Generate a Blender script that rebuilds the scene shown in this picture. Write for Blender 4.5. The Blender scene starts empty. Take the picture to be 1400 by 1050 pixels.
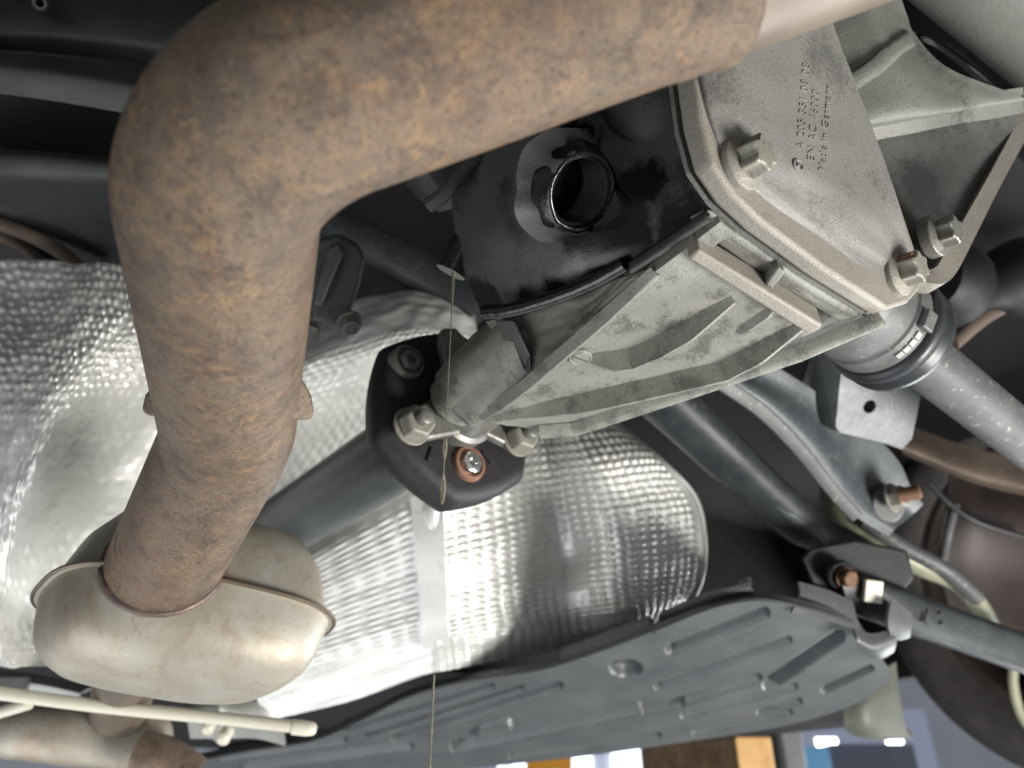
import bpy, bmesh, math, random
from mathutils import Vector, Matrix, noise
from mathutils.bvhtree import BVHTree
random.seed(7)
R = math.radians
SC = bpy.context.scene
COL = SC.collection
# ---------------------------------------------------------------- camera
# world axes are the car's axes: +X car's right, +Y car's front, +Z up.  The camera stands under the rear axle.
CAM = Vector((0, 0, 1.5))
FPX, PITCH, YAW = 1050.0, R(30), R(38.2)
cd = bpy.data.cameras.new('camera'); cam = bpy.data.objects.new('camera', cd); COL.objects.link(cam)
cam.location = CAM; cam.rotation_euler = (R(90) + PITCH, 0, -YAW)
cd.sensor_width = 36; cd.lens = 36 * FPX / 1400
cd.clip_start = .01; cd.clip_end = 60
cd.dof.use_dof = True; cd.dof.focus_distance = .385; cd.dof.aperture_fstop = 7.5
SC.camera = cam

def camvec(x, y, z):
    """right, forward, up as the camera sees them -> world direction"""
    h = y * math.cos(PITCH) - z * math.sin(PITCH); w = y * math.sin(PITCH) + z * math.cos(PITCH)
    return Vector((x * math.cos(YAW) + h * math.sin(YAW), -x * math.sin(YAW) + h * math.cos(YAW), w))
def ray(px, py): return camvec((px - 700) / FPX, 1, (525 - py) / FPX)
def A(px, py, d): return CAM + ray(px, py) * d
class Plane:
    def __init__(s, a, b, c):
        s.p = a; s.n = (b - a).cross(c - a).normalized()
        if s.n.dot(a - CAM) > 0: s.n = -s.n
    def d(s, px, py): return (s.p - CAM).dot(s.n) / ray(px, py).dot(s.n)
    def hit(s, px, py, off=0): return A(px, py, s.d(px, py)) + s.n * off
# ---------------------------------------------------------------- light
SC.view_settings.view_transform = 'Standard'; SC.view_settings.look = 'None'
SC.view_settings.exposure = 0; SC.view_settings.gamma = 1
wd = bpy.data.worlds.new('World'); SC.world = wd; wd.use_nodes = True
wd.node_tree.nodes['Background'].inputs[0].default_value = (.94, .97, 1, 1)
wd.node_tree.nodes['Background'].inputs[1].default_value = .26
def area(name, pos, target, sx, sy, power, colr):
    l = bpy.data.lights.new(name, 'AREA'); l.shape = 'RECTANGLE'; l.size = sx; l.size_y = sy; l.energy = power; l.color = colr
    o = bpy.data.objects.new(name, l); COL.objects.link(o); o.location = pos
    o.rotation_euler = (target - pos).to_track_quat('-Z', 'Y').to_euler(); return o
area('inspection_lamp', CAM + camvec(.95, -.15, -.55), A(820, 520, .5), .5, .35, 27, (1, .975, .93))
area('left_fill_light', CAM + camvec(-1.0, .0, -1.0), A(560, 700, .7), 1.4, .9, 12, (.93, .97, 1))  # soft fill added low left of the camera to brighten the heat shields
area('workshop_strip_light', CAM + camvec(2.2, 1.6, -1.5), A(1000, 800, .7), 1.6, .4, 56, (.95, .98, 1))

# ---------------------------------------------------------------- materials
def lin(c):
    return tuple(((v / 255) / 12.92 if v / 255 <= .04045 else ((v / 255 + .055) / 1.055) ** 2.4) for v in c) + (1,)
MATS = {}
class NT:
    def __init__(s, name):
        s.m = bpy.data.materials.new(name); s.m.use_nodes = True; s.t = s.m.node_tree; s.n = s.t.nodes
        s.b = s.n['Principled BSDF']; s.tc = s.n.new('ShaderNodeTexCoord'); s.vec = s.tc.outputs['Object']
        MATS[name] = s.m
    def link(s, a, b): s.t.links.new(a, b)
    def mapping(s, scale, rot=(0, 0, 0)):
        m = s.n.new('ShaderNodeMapping'); m.inputs['Scale'].default_value = scale; m.inputs['Rotation'].default_value = rot
        s.link(s.vec, m.inputs[0]); return m.outputs[0]
    def noise(s, scale, detail=4, rough=.55, vec=None, dist=0):
        n = s.n.new('ShaderNodeTexNoise'); n.inputs['Scale'].default_value = scale; n.inputs['Detail'].default_value = detail
        n.inputs['Roughness'].default_value = rough; n.inputs['Distortion'].default_value = dist
        s.link(vec or s.vec, n.inputs['Vector']); return n.outputs[0]
    def voro(s, scale, vec=None):
        n = s.n.new('ShaderNodeTexVoronoi'); n.inputs['Scale'].default_value = scale; s.link(vec or s.vec, n.inputs['Vector']); return n.outputs['Distance']
    def ramp(s, fac, stops):
        r = s.n.new('ShaderNodeValToRGB'); e = r.color_ramp.elements
        while len(e) < len(stops): e.new(.5)
        for el, (p, c) in zip(e, stops):
            el.position = p; el.color = c if len(c) == 4 else lin(c)
        s.link(fac, r.inputs[0]); return r.outputs[0]
    def step(s, fac, a, b):
        r = s.n.new('ShaderNodeMapRange'); r.clamp = True
        r.inputs[1].default_value = a; r.inputs[2].default_value = b; s.link(fac, r.inputs[0]); return r.outputs[0]
    def mix(s, fac, a, b, mode='MIX'):
        m = s.n.new('ShaderNodeMix'); m.data_type = 'RGBA'; m.blend_type = mode
        for sock, v in ((m.inputs[0], fac), (m.inputs[6], a), (m.inputs[7], b)):
            if hasattr(v, 'links'): s.link(v, sock)
            elif isinstance(v, (int, float)): sock.default_value = v
            else: sock.default_value = v if len(v) == 4 else lin(v)
        return m.outputs[2]
    def math(s, op, a, b=0.):
        m = s.n.new('ShaderNodeMath'); m.operation = op
        for sock, v in zip(m.inputs, (a, b)):
            if hasattr(v, 'links'): s.link(v, sock)
            else: sock.default_value = v
        return m.outputs[0]
    def bump(s, h, strength, dist=.001, prev=None):
        b = s.n.new('ShaderNodeBump'); b.inputs['Strength'].default_value = strength; b.inputs['Distance'].default_value = dist
        s.link(h, b.inputs['Height'])
        if prev: s.link(prev, b.inputs['Normal'])
        return b.outputs[0]
    def out(s, col, rough, metal=0., normal=None, spec=None):
        for k, v in (('Base Color', col), ('Roughness', rough), ('Metallic', metal)):
            if hasattr(v, 'links'): s.link(v, s.b.inputs[k])
            elif isinstance(v, (int, float)): s.b.inputs[k].default_value = v
            else: s.b.inputs[k].default_value = v if len(v) == 4 else lin(v)
        if normal: s.link(normal, s.b.inputs['Normal'])
        if spec is not None: s.b.inputs['Specular IOR Level'].default_value = spec
        return s.m

def m_simple(name, c1, c2, scale, rough, metal=0, bumps=.15, bscale=400, speck=None, spec=None, rvar=.12):
    n = NT(name)
    a = n.noise(scale, 5, .6)
    col = n.ramp(a, [(.3, c1), (.7, c2)])
    if speck:
        sc, th, cc = speck
        col = n.mix(n.step(n.noise(sc, 3, .7), th, th + .06), col, cc)
    rr = n.math('ADD', n.math('MULTIPLY', n.math('SUBTRACT', n.noise(scale * 2.3, 3), .5), rvar * 2), rough)
    nm = n.bump(n.noise(bscale, 4, .6), bumps, .001)
    return n.out(col, rr, metal, nm, spec)

def m_rust():
    n = NT('rusty_steel')
    sv = n.mapping((1, 1, 1))
    a = n.noise(64, 9, .74, dist=.3)
    col = n.ramp(a, [(.30, (76, 65, 57)), (.44, (104, 90, 78)), (.56, (126, 109, 92)), (.70, (106, 91, 81))])
    clus = n.step(n.noise(20, 4, .6, dist=.5), .44, .62)
    och = n.step(n.noise(150, 8, .76, dist=.3), .50, .60)
    col = n.mix(n.math('MULTIPLY', n.math('MULTIPLY', och, clus), .68), col, (166, 134, 96))
    ors = n.step(n.noise(330, 5, .7), .56, .64)
    col = n.mix(n.math('MULTIPLY', ors, n.math('MULTIPLY', clus, .5)), col, (146, 98, 62))
    blu = n.step(n.noise(34, 6, .68, dist=.6), .55, .68)
    col = n.mix(n.math('MULTIPLY', blu, .5), col, (88, 81, 80))
    dk = n.step(n.noise(560, 5, .74), .56, .62)
    col = n.mix(n.math('MULTIPLY', dk, .8), col, (58, 50, 49))
    wh = n.step(n.noise(70, 9, .8), .645, .70)
    col = n.mix(n.math('MULTIPLY', wh, .7), col, (188, 178, 164))
    fl = n.step(n.noise(900, 4, .7), .59, .66)
    col = n.mix(n.math('MULTIPLY', fl, .45), col, (172, 156, 138))
    tint = n.noise(9, 3, .5, dist=.5)
    col = n.mix(n.math('MULTIPLY', n.step(tint, .45, .65), .4), col, (128, 98, 80))
    nm = n.bump(n.noise(520, 7, .78), .8, .001); nm = n.bump(n.noise(110, 5, .65), .3, .002, nm)
    n.out(col, n.math('ADD', n.math('MULTIPLY', n.noise(70, 4), .3), .26), .35, nm, .5)
m_rust()

def m_pale_pipe():
    n = NT('heat_tinted_steel')
    col = n.ramp(n.noise(20, 5, .6), [(.3, (92, 80, 70)), (.5, (110, 97, 84)), (.7, (126, 114, 100))])
    col = n.mix(n.math('MULTIPLY', n.step(n.noise(160, 6, .7), .55, .66), .5), col, (104, 86, 76))
    n.out(col, .45, .25, n.bump(n.noise(180, 5), .15, .001))
m_pale_pipe()
def m_muffler():
    n = NT('muffler_steel')
    col = n.ramp(n.noise(16, 6, .65, dist=.6), [(.28, (150, 136, 120)), (.48, (172, 165, 150)), (.70, (184, 182, 172))])
    col = n.mix(n.math('MULTIPLY', n.step(n.noise(40, 7, .74, dist=.4), .53, .64), .45), col, (154, 130, 110))
    col = n.mix(n.math('MULTIPLY', n.step(n.noise(260, 5, .7), .60, .66), .4), col, (138, 112, 92))
    col = n.mix(n.math('MULTIPLY', n.step(n.noise(120, 6, .75), .64, .7), .4), col, (206, 202, 190))
    n.out(col, n.math('ADD', n.math('MULTIPLY', n.noise(30, 4), .26), .34), .35, n.bump(n.noise(60, 5), .2, .002))
m_muffler()

def m_cast(name, c1, c2, c3, grime, rough=.55, metal=.25, gscale=26, gth=.55, dust=(206, 200, 184), dth=.62, bump=.45, glim=.85, stain=None):
    n = NT(name)
    col = n.ramp(n.noise(16, 6, .6), [(.3, c1), (.5, c2), (.72, c3)])
    g = n.step(n.math('ADD', n.math('MULTIPLY', n.noise(gscale, 5, .62), .75), n.math('MULTIPLY', n.noise(520, 3, .8), .25)), gth, gth + .09)
    col = n.mix(n.math('MULTIPLY', g, glim), col, grime)
    d = n.step(n.noise(330, 5, .8), dth, dth + .08)
    col = n.mix(n.math('MULTIPLY', d, .6), col, dust)
    p = n.step(n.noise(620, 3, .7), .595, .66)
    col = n.mix(n.math('MULTIPLY', p, n.math('ADD', n.math('MULTIPLY', g, .45), .42)), col, (58, 56, 54))
    lg = n.noise(7, 3, .5); col = n.mix(n.step(lg, .42, .7), col, n.mix(.3, col, (70, 69, 66)))
    nm = n.bump(n.noise(820, 4, .7), bump * 1.5, .0007); nm = n.bump(n.noise(90, 4), .15, .002, nm)
    rr = n.math('ADD', n.math('MULTIPLY', g, -.08), rough)
    if stain:   # oil that has run from the filler hole: black, wet, with a ragged edge
        edge = n.math('MULTIPLY', n.math('SUBTRACT', n.noise(55, 6, .7), .5), .034); msk = None
        for c, r in stain:
            d = n.n.new('ShaderNodeVectorMath'); d.operation = 'DISTANCE'; n.link(n.vec, d.inputs[0]); d.inputs[1].default_value = c
            k = n.step(n.math('ADD', d.outputs['Value'], edge), r, r - .006); msk = k if msk is None else n.math('MAXIMUM', msk, k)
        col = n.mix(n.math('MULTIPLY', msk, .93), col, (9, 9, 9))
        rr = n.math('ADD', n.math('MULTIPLY', rr, n.math('SUBTRACT', 1., msk)), n.math('MULTIPLY', msk, .13))
    n.out(col, rr, metal, nm)
m_cast('cast_aluminium', (128, 128, 122), (143, 143, 135), (156, 154, 145), (76, 75, 71), gth=.50, gscale=48, glim=.6)
m_cast('cast_cover', (132, 131, 128), (143, 141, 137), (154, 151, 145), (70, 70, 70), gscale=16, gth=.53, glim=.55, bump=.4)
m_cast('cast_flange', (148, 143, 135), (160, 154, 144), (168, 163, 151), (96, 92, 86), gth=.6)
m_cast('cast_dark', (70, 70, 69), (80, 80, 79), (98, 97, 94), (52, 52, 52), gth=.5, dust=(140, 140, 134), dth=.7)
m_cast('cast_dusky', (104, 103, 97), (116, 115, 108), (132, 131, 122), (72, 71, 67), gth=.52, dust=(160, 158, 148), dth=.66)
m_cast('cast_bracket', (112, 113, 108), (126, 127, 121), (140, 140, 132), (84, 84, 80), gth=.55)
DFO = A(900, 450, .42)
STAIN = [(tuple(A(*p) - DFO), r) for p, r in (((818, 290, .397), .026), ((850, 320, .392), .022), ((880, 250, .392), .018), ((820, 362, .405), .014), ((770, 395, .425), .012), ((715, 418, .445), .012), ((664, 412, .466), .017), ((925, 300, .370), .018), ((790, 190, .408), .014))]
m_cast('oily_wall', (80, 82, 82), (92, 94, 94), (106, 107, 106), (48, 48, 48), rough=.28, metal=.15, gth=.54, dust=(120, 120, 116), dth=.75, bump=.22, stain=STAIN)
m_cast('oily_boss', (34, 35, 36), (46, 48, 50), (66, 68, 70), (14, 14, 14), rough=.3, metal=.1, gscale=60, gth=.48, dust=(120, 124, 128), dth=.68, bump=.3)
m_simple('wet_oil', (9, 9, 9), (17, 17, 17), 60, .24, 0, .35, 260, spec=.7, rvar=.06)
m_simple('dark_thread', (40, 40, 41), (60, 60, 60), 200, .28, .6, .2, 400)
m_simple('pipe_weld', (96, 84, 84), (132, 112, 98), 120, .5, .4, .5, 300)
m_simple('zinc_steel', (112, 112, 108), (138, 137, 131), 120, .42, .5, .25, 500, speck=(160, .62, (126, 104, 84)))
m_simple('zinc_dusty', (128, 125, 117), (150, 146, 135), 100, .55, .25, .4, 600, speck=(220, .66, (112, 100, 90)))
m_simple('rusty_bolt', (92, 66, 50), (128, 94, 70), 200, .7, .1, .4, 500)
m_simple('copper_rust', (132, 96, 80), (160, 122, 102), 150, .55, .3, .3, 400)
m_simple('bright_steel', (190, 192, 192), (214, 214, 212), 100, .25, .9, .1, 400)
m_simple('black_rubber', (34, 32, 34), (46, 43, 46), 60, .55, 0, .2, 300, spec=.4)
m_simple('black_paint', (20, 21, 22), (32, 33, 34), 30, .42, 0, .12, 250, speck=(340, .71, (92, 92, 92)))
m_simple('satin_frame', (58, 60, 60), (78, 80, 79), 24, .45, 0, .12, 250, speck=(240, .7, (120, 120, 118)))
m_simple('plastic_panel', (72, 75, 77), (92, 95, 96), 14, .4, 0, .2, 500, speck=(260, .64, (122, 122, 118)))
m_simple('painted_arm', (64, 69, 73), (88, 93, 96), 30, .42, .1, .25, 320, speck=(260, .62, (122, 122, 118)))
m_simple('dark_arm', (38, 41, 44), (56, 60, 62), 30, .4, .1, .25, 320, speck=(260, .63, (96, 95, 92)))
m_simple('shaft_grey', (72, 74, 75), (96, 97, 96), 26, .52, .1, .3, 350, speck=(170, .62, (142, 141, 136)))
m_simple('shaft_dark', (60, 64, 66), (84, 88, 90), 16, .42, .1, .15, 300)
m_simple('joint_steel', (82, 85, 85), (112, 114, 111), 40, .5, .25, .3, 350, speck=(200, .62, (140, 138, 130)))
m_simple('boot_rubber', (34, 36, 39), (50, 53, 56), 30, .38, 0, .1, 300)
m_simple('frame_grey', (98, 101, 97), (120, 121, 115), 14, .55, .1, .3, 300, speck=(60, .66, (156, 154, 144)))
m_simple('brown_disc', (86, 74, 66), (118, 104, 92), 20, .6, .2, .3, 200)
m_simple('dark_wheel', (36, 30, 29), (60, 50, 47), 12, .5, .2, .2, 200)
m_simple('tyre_rubber', (50, 47, 46), (68, 64, 62), 40, .65, 0, .3, 300)
m_simple('cream_plastic', (206, 202, 184), (222, 218, 200), 20, .4, 0, .1, 200)
m_simple('yellowed_rod', (128, 130, 108), (160, 160, 136), 26, .45, .1, .2, 200)
m_simple('bracket_grey', (150, 150, 146), (176, 176, 170), 20, .45, .3, .2, 200)
m_simple('green_plastic', (84, 88, 78), (104, 106, 94), 20, .5, 0, .2, 200)
m_simple('wood_end', (196, 150, 92), (220, 178, 120), 30, .7, 0, .3, 120)
m_simple('wood_side', (92, 72, 52), (130, 106, 78), 40, .8, 0, .4, 150)
m_simple('wall_paint', (196, 200, 212), (208, 212, 222), 2, .8, 0, .05, 50)
m_simple('post_paint', (150, 152, 150), (180, 182, 180), 6, .5, 0, .05, 50)
m_simple('orange_plastic', (226, 150, 30), (240, 168, 50), 6, .5, 0, .05, 50)
m_simple('blue_label', (96, 156, 200), (126, 180, 216), 6, .5, 0, .05, 50)
m_simple('dark_equipment', (112, 118, 138), (132, 138, 156), 6, .6, 0, .05, 50)
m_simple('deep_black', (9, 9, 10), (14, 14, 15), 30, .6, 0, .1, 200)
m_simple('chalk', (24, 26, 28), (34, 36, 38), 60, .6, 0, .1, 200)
def m_oil_thread():
    n = NT('oil'); n.b.inputs['Transmission Weight'].default_value = .8; n.b.inputs['IOR'].default_value = 1.47
    n.out((206, 202, 180), .05)
m_oil_thread()
def m_shield():
    n = NT('shield_aluminium')
    col = n.ramp(n.noise(9, 5, .6), [(.3, (208, 208, 203)), (.55, (226, 226, 221)), (.75, (228, 226, 216))])
    col = n.mix(n.math('MULTIPLY', n.step(n.noise(70, 5, .7), .58, .7), .3), col, (150, 146, 136))
    n.out(col, n.math('ADD', n.math('MULTIPLY', n.noise(14, 4), .2), .32), .45, n.bump(n.noise(140, 4), .16, .0012))
m_shield()
def m_glow(name, c, s):
    n = NT(name); n.out((20, 20, 20), .5); n.b.inputs['Emission Color'].default_value = lin(c); n.b.inputs['Emission Strength'].default_value = s
m_glow('window_glow', (236, 242, 255), 3.2)
m_glow('pale_glow', (172, 180, 208), .5)
m_glow('lamp_glow', (255, 255, 250), 7)

# ---------------------------------------------------------------- mesh building
def cr(pts, n):
    """Catmull-Rom through tuples/vectors of any length -> list of tuples"""
    pts = [tuple(p) for p in pts]; k = len(pts); out = []
    P = [tuple(2 * a - b for a, b in zip(pts[0], pts[1]))] + pts + [tuple(2 * a - b for a, b in zip(pts[-1], pts[-2]))]
    for i in range(n + 1):
        t = i / n * (k - 1); j = min(int(t), k - 2); u = t - j
        p0, p1, p2, p3 = P[j:j + 4]
        out.append(tuple(.5 * (2 * b + (c - a) * u + (2 * a - 5 * b + 4 * c - d) * u * u + (3 * b - a - 3 * c + d) * u ** 3) for a, b, c, d in zip(p0, p1, p2, p3)))
    return out
def basis(ax):
    ax = ax.normalized(); r = Vector((0, 0, 1)) if abs(ax.z) < .9 else Vector((1, 0, 0))
    u = ax.cross(r).normalized(); return u, ax.cross(u).normalized()

class MB:
    def __init__(s): s.v = []; s.f = []
    def ring(s, pts):
        i = len(s.v); s.v += [Vector(p) for p in pts]; return list(range(i, i + len(pts)))
    def bridge(s, a, b, closed=True):
        n = len(a)
        for i in range(n if closed else n - 1):
            j = (i + 1) % n; s.f.append((a[i], a[j], b[j], b[i]))
    def tube(s, pts, rad, seg=24, caps=True, mod=None):
        pts = [Vector(p) for p in pts]; n = len(pts)
        rad = rad if isinstance(rad, (list, tuple)) else [rad] * n
        t = (pts[1] - pts[0]).normalized(); u, w = basis(t); prev = None; rings = []
        for i, p in enumerate(pts):
            tt = (pts[min(i + 1, n - 1)] - pts[max(i - 1, 0)]).normalized()
            q = t.rotation_difference(tt); u = q @ u; w = q @ w; t = tt
            rr = []
            for k in range(seg):
                a = 2 * math.pi * k / seg; r = rad[i]
                if mod: r *= mod(i / (n - 1), a)
                rr.append(p + (u * math.cos(a) + w * math.sin(a)) * r)
            rings.append(s.ring(rr))
        for a, b in zip(rings, rings[1:]): s.bridge(a, b)
        if caps: s.f.append(tuple(reversed(rings[0]))); s.f.append(tuple(rings[-1]))
        return s
    def lathe(s, o, ax, prof, seg=32, star=None, cap=True):
        u, w = basis(ax); ax = ax.normalized(); rings = []
        for h, r in prof:
            rr = []
            for k in range(seg):
                a = 2 * math.pi * k / seg; q = r * (star(a) if star else 1)
                rr.append(o + ax * h + (u * math.cos(a) + w * math.sin(a)) * q)
            rings.append(s.ring(rr))
        for a, b in zip(rings, rings[1:]): s.bridge(a, b)
        if cap: s.f.append(tuple(reversed(rings[0]))); s.f.append(tuple(rings[-1]))
        return s
    def box(s, c, a, b, d):
        i = len(s.v)
        for x in (-1, 1):
            for y in (-1, 1):
                for z in (-1, 1): s.v.append(c + a * x + b * y + d * z)
        for q in ((0, 1, 3, 2), (4, 6, 7, 5), (0, 4, 5, 1), (2, 3, 7, 6), (0, 2, 6, 4), (1, 5, 7, 3)): s.f.append(tuple(i + k for k in q))
        return s
    def prism(s, poly, ext):
        n = len(poly); a = s.ring(poly); b = s.ring([p + ext for p in poly])
        s.f.append(tuple(a)); s.f.append(tuple(reversed(b))); s.bridge(b, a); return s
    def rib(s, path, nrm, h, wb, wt, end=.6):
        """a cast rib: foot width wb, crest width wt, standing h along nrm, running out at both ends"""
        path = [Vector(p) for p in path]; n = len(path); rings = []
        for i, p in enumerate(path):
            t = (path[min(i + 1, n - 1)] - path[max(i - 1, 0)]).normalized(); sd = t.cross(nrm).normalized()
            k = h if not callable(h) else h(i / (n - 1))
            rings.append(s.ring([p - sd * wb, p - sd * wt * 1.25 + nrm * k * .8, p - sd * wt * .6 + nrm * k, p + sd * wt * .6 + nrm * k, p + sd * wt * 1.25 + nrm * k * .8, p + sd * wb]))
        for a, b in zip(rings, rings[1:]): s.bridge(a, b)
        s.f.append(tuple(reversed(rings[0]))); s.f.append(tuple(rings[-1])); return s
    def patch(s, rows, nu, nv, disp=None, thick=.002, world=False, relief3=False):
        """surface through a grid of control points, with real relief and thickness"""
        rr = [cr(r, nu) for r in rows]
        cols = [cr([r[i] for r in rr], nv) for i in range(nu + 1)]
        P = [[(Vector(cols[i][j]) if world else A(*cols[i][j])) for j in range(nv + 1)] for i in range(nu + 1)]
        front = [[None] * (nv + 1) for _ in range(nu + 1)]; back = [[None] * (nv + 1) for _ in range(nu + 1)]
        for i in range(nu + 1):
            for j in range(nv + 1):
                du = P[min(i + 1, nu)][j] - P[max(i - 1, 0)][j]; dv = P[i][min(j + 1, nv)] - P[i][max(j - 1, 0)]
                n = du.cross(dv).normalized()
                if n.dot(P[i][j] - CAM) > 0: n = -n
                h = (disp(i / nu, j / nv, cols[i][j]) if relief3 else disp(i / nu, j / nv)) if disp else 0
                front[i][j] = len(s.v); s.v.append(P[i][j] + n * h)
                back[i][j] = len(s.v); s.v.append(P[i][j] + n * (h - thick))
        for i in range(nu):
            for j in range(nv):
                s.f.append((front[i][j], front[i + 1][j], front[i + 1][j + 1], front[i][j + 1]))
                s.f.append((back[i][j], back[i][j + 1], back[i + 1][j + 1], back[i + 1][j]))
        for i in range(nu):
            s.f.append((front[i][0], back[i][0], back[i + 1][0], front[i + 1][0]))
            s.f.append((front[i][nv], front[i + 1][nv], back[i + 1][nv], back[i][nv]))
        for j in range(nv):
            s.f.append((front[0][j], front[0][j + 1], back[0][j + 1], back[0][j]))
            s.f.append((front[nu][j], back[nu][j], back[nu][j + 1], front[nu][j + 1]))
        return s
    def bvh(s): return BVHTree.FromPolygons(s.v, s.f)
    def build(s, name, mat, parent=None, smooth=35, bevel=0, seg=2, sub=0, recalc=True):
        o0 = parent.matrix_world.translation if parent else Vector((0, 0, 0))
        root = parent
        while root and root.parent: root = root.parent
        o0 = Vector(root['at']) if root else None
        if o0 is None:
            lo = Vector([min(v[k] for v in s.v) for k in range(3)]); hi = Vector([max(v[k] for v in s.v) for k in range(3)])
            o0 = Vector(((lo.x + hi.x) / 2, (lo.y + hi.y) / 2, lo.z))
        me = bpy.data.meshes.new(name); me.from_pydata([v - o0 for v in s.v], [], s.f); me.validate()
        if recalc:
            bm = bmesh.new(); bm.from_mesh(me); bmesh.ops.recalc_face_normals(bm, faces=bm.faces); bm.to_mesh(me); bm.free()
        me.materials.append(MATS[mat])
        o = bpy.data.objects.new(name, me); COL.objects.link(o)
        if smooth:
            me.shade_smooth(); me.set_sharp_from_angle(angle=R(smooth))
        if parent: o.parent = parent
        else: o.location = o0; o['at'] = tuple(o0)
        if bevel:
            b = o.modifiers.new('bevel', 'BEVEL'); b.width = bevel; b.segments = seg; b.limit_method = 'ANGLE'; b.angle_limit = R(32); b.harden_normals = False
        if sub:
            b = o.modifiers.new('sub', 'SUBSURF'); b.levels = b.render_levels = sub
        return o
def thing(name, at, label, cat, group=None):
    o = bpy.data.objects.new(name, None); COL.objects.link(o); o.location = at; o['at'] = tuple(at); o.empty_display_size = .03
    o['label'] = label; o['category'] = cat
    if group: o['group'] = group
    return o
def tag(o, label, cat=None, kind=None):
    o['label'] = label
    if cat: o['category'] = cat
    if kind: o['kind'] = kind
    return o
def struct(o): o['kind'] = 'structure'; return o
def clean(): 
    for o in bpy.data.objects:
        if 'at' in o: del o['at']
def smoothstep(a, b, x):
    t = max(0, min(1, (x - a) / (b - a))); return t * t * (3 - 2 * t)
def band(x, a, b, s): return smoothstep(a - s, a + s, x) * (1 - smoothstep(b - s, b + s, x))
def hexbolt(p, ax, r, h, name, mat, parent, washer=None, socket=False):
    u, w = basis(ax); m = MB()
    m.lathe(p, ax, [(0, r * 1.0), (h * .85, r * 1.0), (h, r * .88)], 6)
    o = m.build(name, mat, parent, 20, r * .08)
    if washer: MB().lathe(p - ax * .002, ax, [(0, r * washer), (.0022, r * washer)], 28).build('washer', mat, o, 30, .0004)
    return o
# ================================================================ large structure
# the car's dark floor high above everything
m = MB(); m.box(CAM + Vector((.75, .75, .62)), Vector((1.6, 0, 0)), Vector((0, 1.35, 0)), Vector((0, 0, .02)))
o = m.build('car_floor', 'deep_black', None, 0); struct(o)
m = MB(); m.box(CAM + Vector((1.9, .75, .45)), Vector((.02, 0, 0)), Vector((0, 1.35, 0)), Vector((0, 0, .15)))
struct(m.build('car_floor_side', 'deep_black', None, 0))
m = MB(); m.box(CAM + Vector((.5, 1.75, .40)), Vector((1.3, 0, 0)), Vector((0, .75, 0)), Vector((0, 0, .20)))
struct(m.build('dark_gap_backing', 'deep_black', None, 0))  # black box added behind the shields so the gap stays dark
# the workshop wall far behind, under the car
h = Vector((math.sin(YAW), math.cos(YAW), 0)); s = Vector((math.cos(YAW), -math.sin(YAW), 0))
m = MB(); m.box(CAM + h * 5.2 + Vector((0, 0, .3)), s * 5, h * .05, Vector((0, 0, 1.8)))
struct(m.build('workshop_wall', 'wall_paint', None, 0))
def far(px, py, d=5.1): return A(px, py, d / (ray(px, py).dot(h)))
def pane(name, x0, y0, x1, y1, mat, label, cat, d=5.1, t=.02):
    m = MB(); c = (far(x0, y0, d) + far(x1, y1, d)) / 2; wv = s * abs(x1 - x0) / 2 * d / FPX * 1.06; hv = Vector((0, 0, abs(y1 - y0) / 2 * d / FPX * .9))
    m.box(c, wv, h * t, hv); o = m.build(name, mat, None, 0, .004); tag(o, label, cat); return o
pane('window', 840, 1026, 872, 1060, 'window_glow', 'small glowing window left of the wooden block', 'window')
pane('window', 690, 1030, 800, 1066, 'window_glow', 'wide pale window low behind the dark panel', 'window', 5.12)
pane('window', 1085, 975, 1262, 1075, 'pale_glow', 'hazy pale blue glow pane added beside the lift post', 'window', 5.12)  # glowing pane added to brighten the hazy wall, no real opening
pane('window', 540, 1010, 690, 1075, 'pale_glow', 'hazy pale blue glow pane added at the lower left of the panel', 'window', 5.12)  # second added glow pane, carries the pale haze further left
pane('wall_lamp', 1118, 1010, 1142, 1026, 'lamp_glow', 'small bright lamp above the blue container', 'lamp')
pane('wall_lamp', 1214, 1010, 1232, 1024, 'lamp_glow', 'small bright lamp beside the tyre', 'lamp')
pane('equipment_cabinet', 1140, 1022, 1235, 1070, 'dark_equipment', 'dark blue workshop equipment beside the tyre', 'cabinet', 4.6, .1)
pane('storage_bin', 724, 1037, 776, 1062, 'orange_plastic', 'orange bin at the lower edge under the panel', 'bin', 4.0, .1)
pane('container', 1098, 1024, 1128, 1060, 'blue_label', 'blue and white container beside the lift post', 'container', 3.4, .05)
# lift post and wooden block
t = thing('lift_post', A(1085, 1060, 2.2), 'pale grey vertical lift post behind the wooden block', 'post')
m = MB(); c = A(1082, 1030, 2.2); m.box(c + Vector((0, 0, -.35)), s * .030, h * .03, Vector((0, 0, .52))); m.build('post_column', 'post_paint', t, 0, .006)
m = MB(); c = A(1046, 1026, 2.25); m.box(c + Vector((0, 0, -.35)), s * .03, h * .03, Vector((0, 0, .5))); m.build('post_flange', 'dark_arm', t, 0, .004)
t = thing('wooden_block', A(970, 1050, 1.25), 'sawn wooden block with a pale end grain under the panel', 'wood block')
m = MB(); a = A(888, 1016, 1.3); b = A(1004, 1008, 1.12); dn = Vector((0, 0, -.08)); back = h * .1
m.prism([a, b, b + dn, a + dn], back); m.build('long_side', 'wood_side', t, 0, .002)
m = MB(); e = A(1054, 1006, 1.16); b2 = A(1005, 1006, 1.118)
m.prism([b2, e, e + dn, b2 + dn], back); m.build('end_grain', 'wood_end', t, 0, .004)

def on_(b, px, py):
    hh = b.ray_cast(CAM, ray(px, py).normalized()); return hh[0] or A(px, py, .45)
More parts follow.
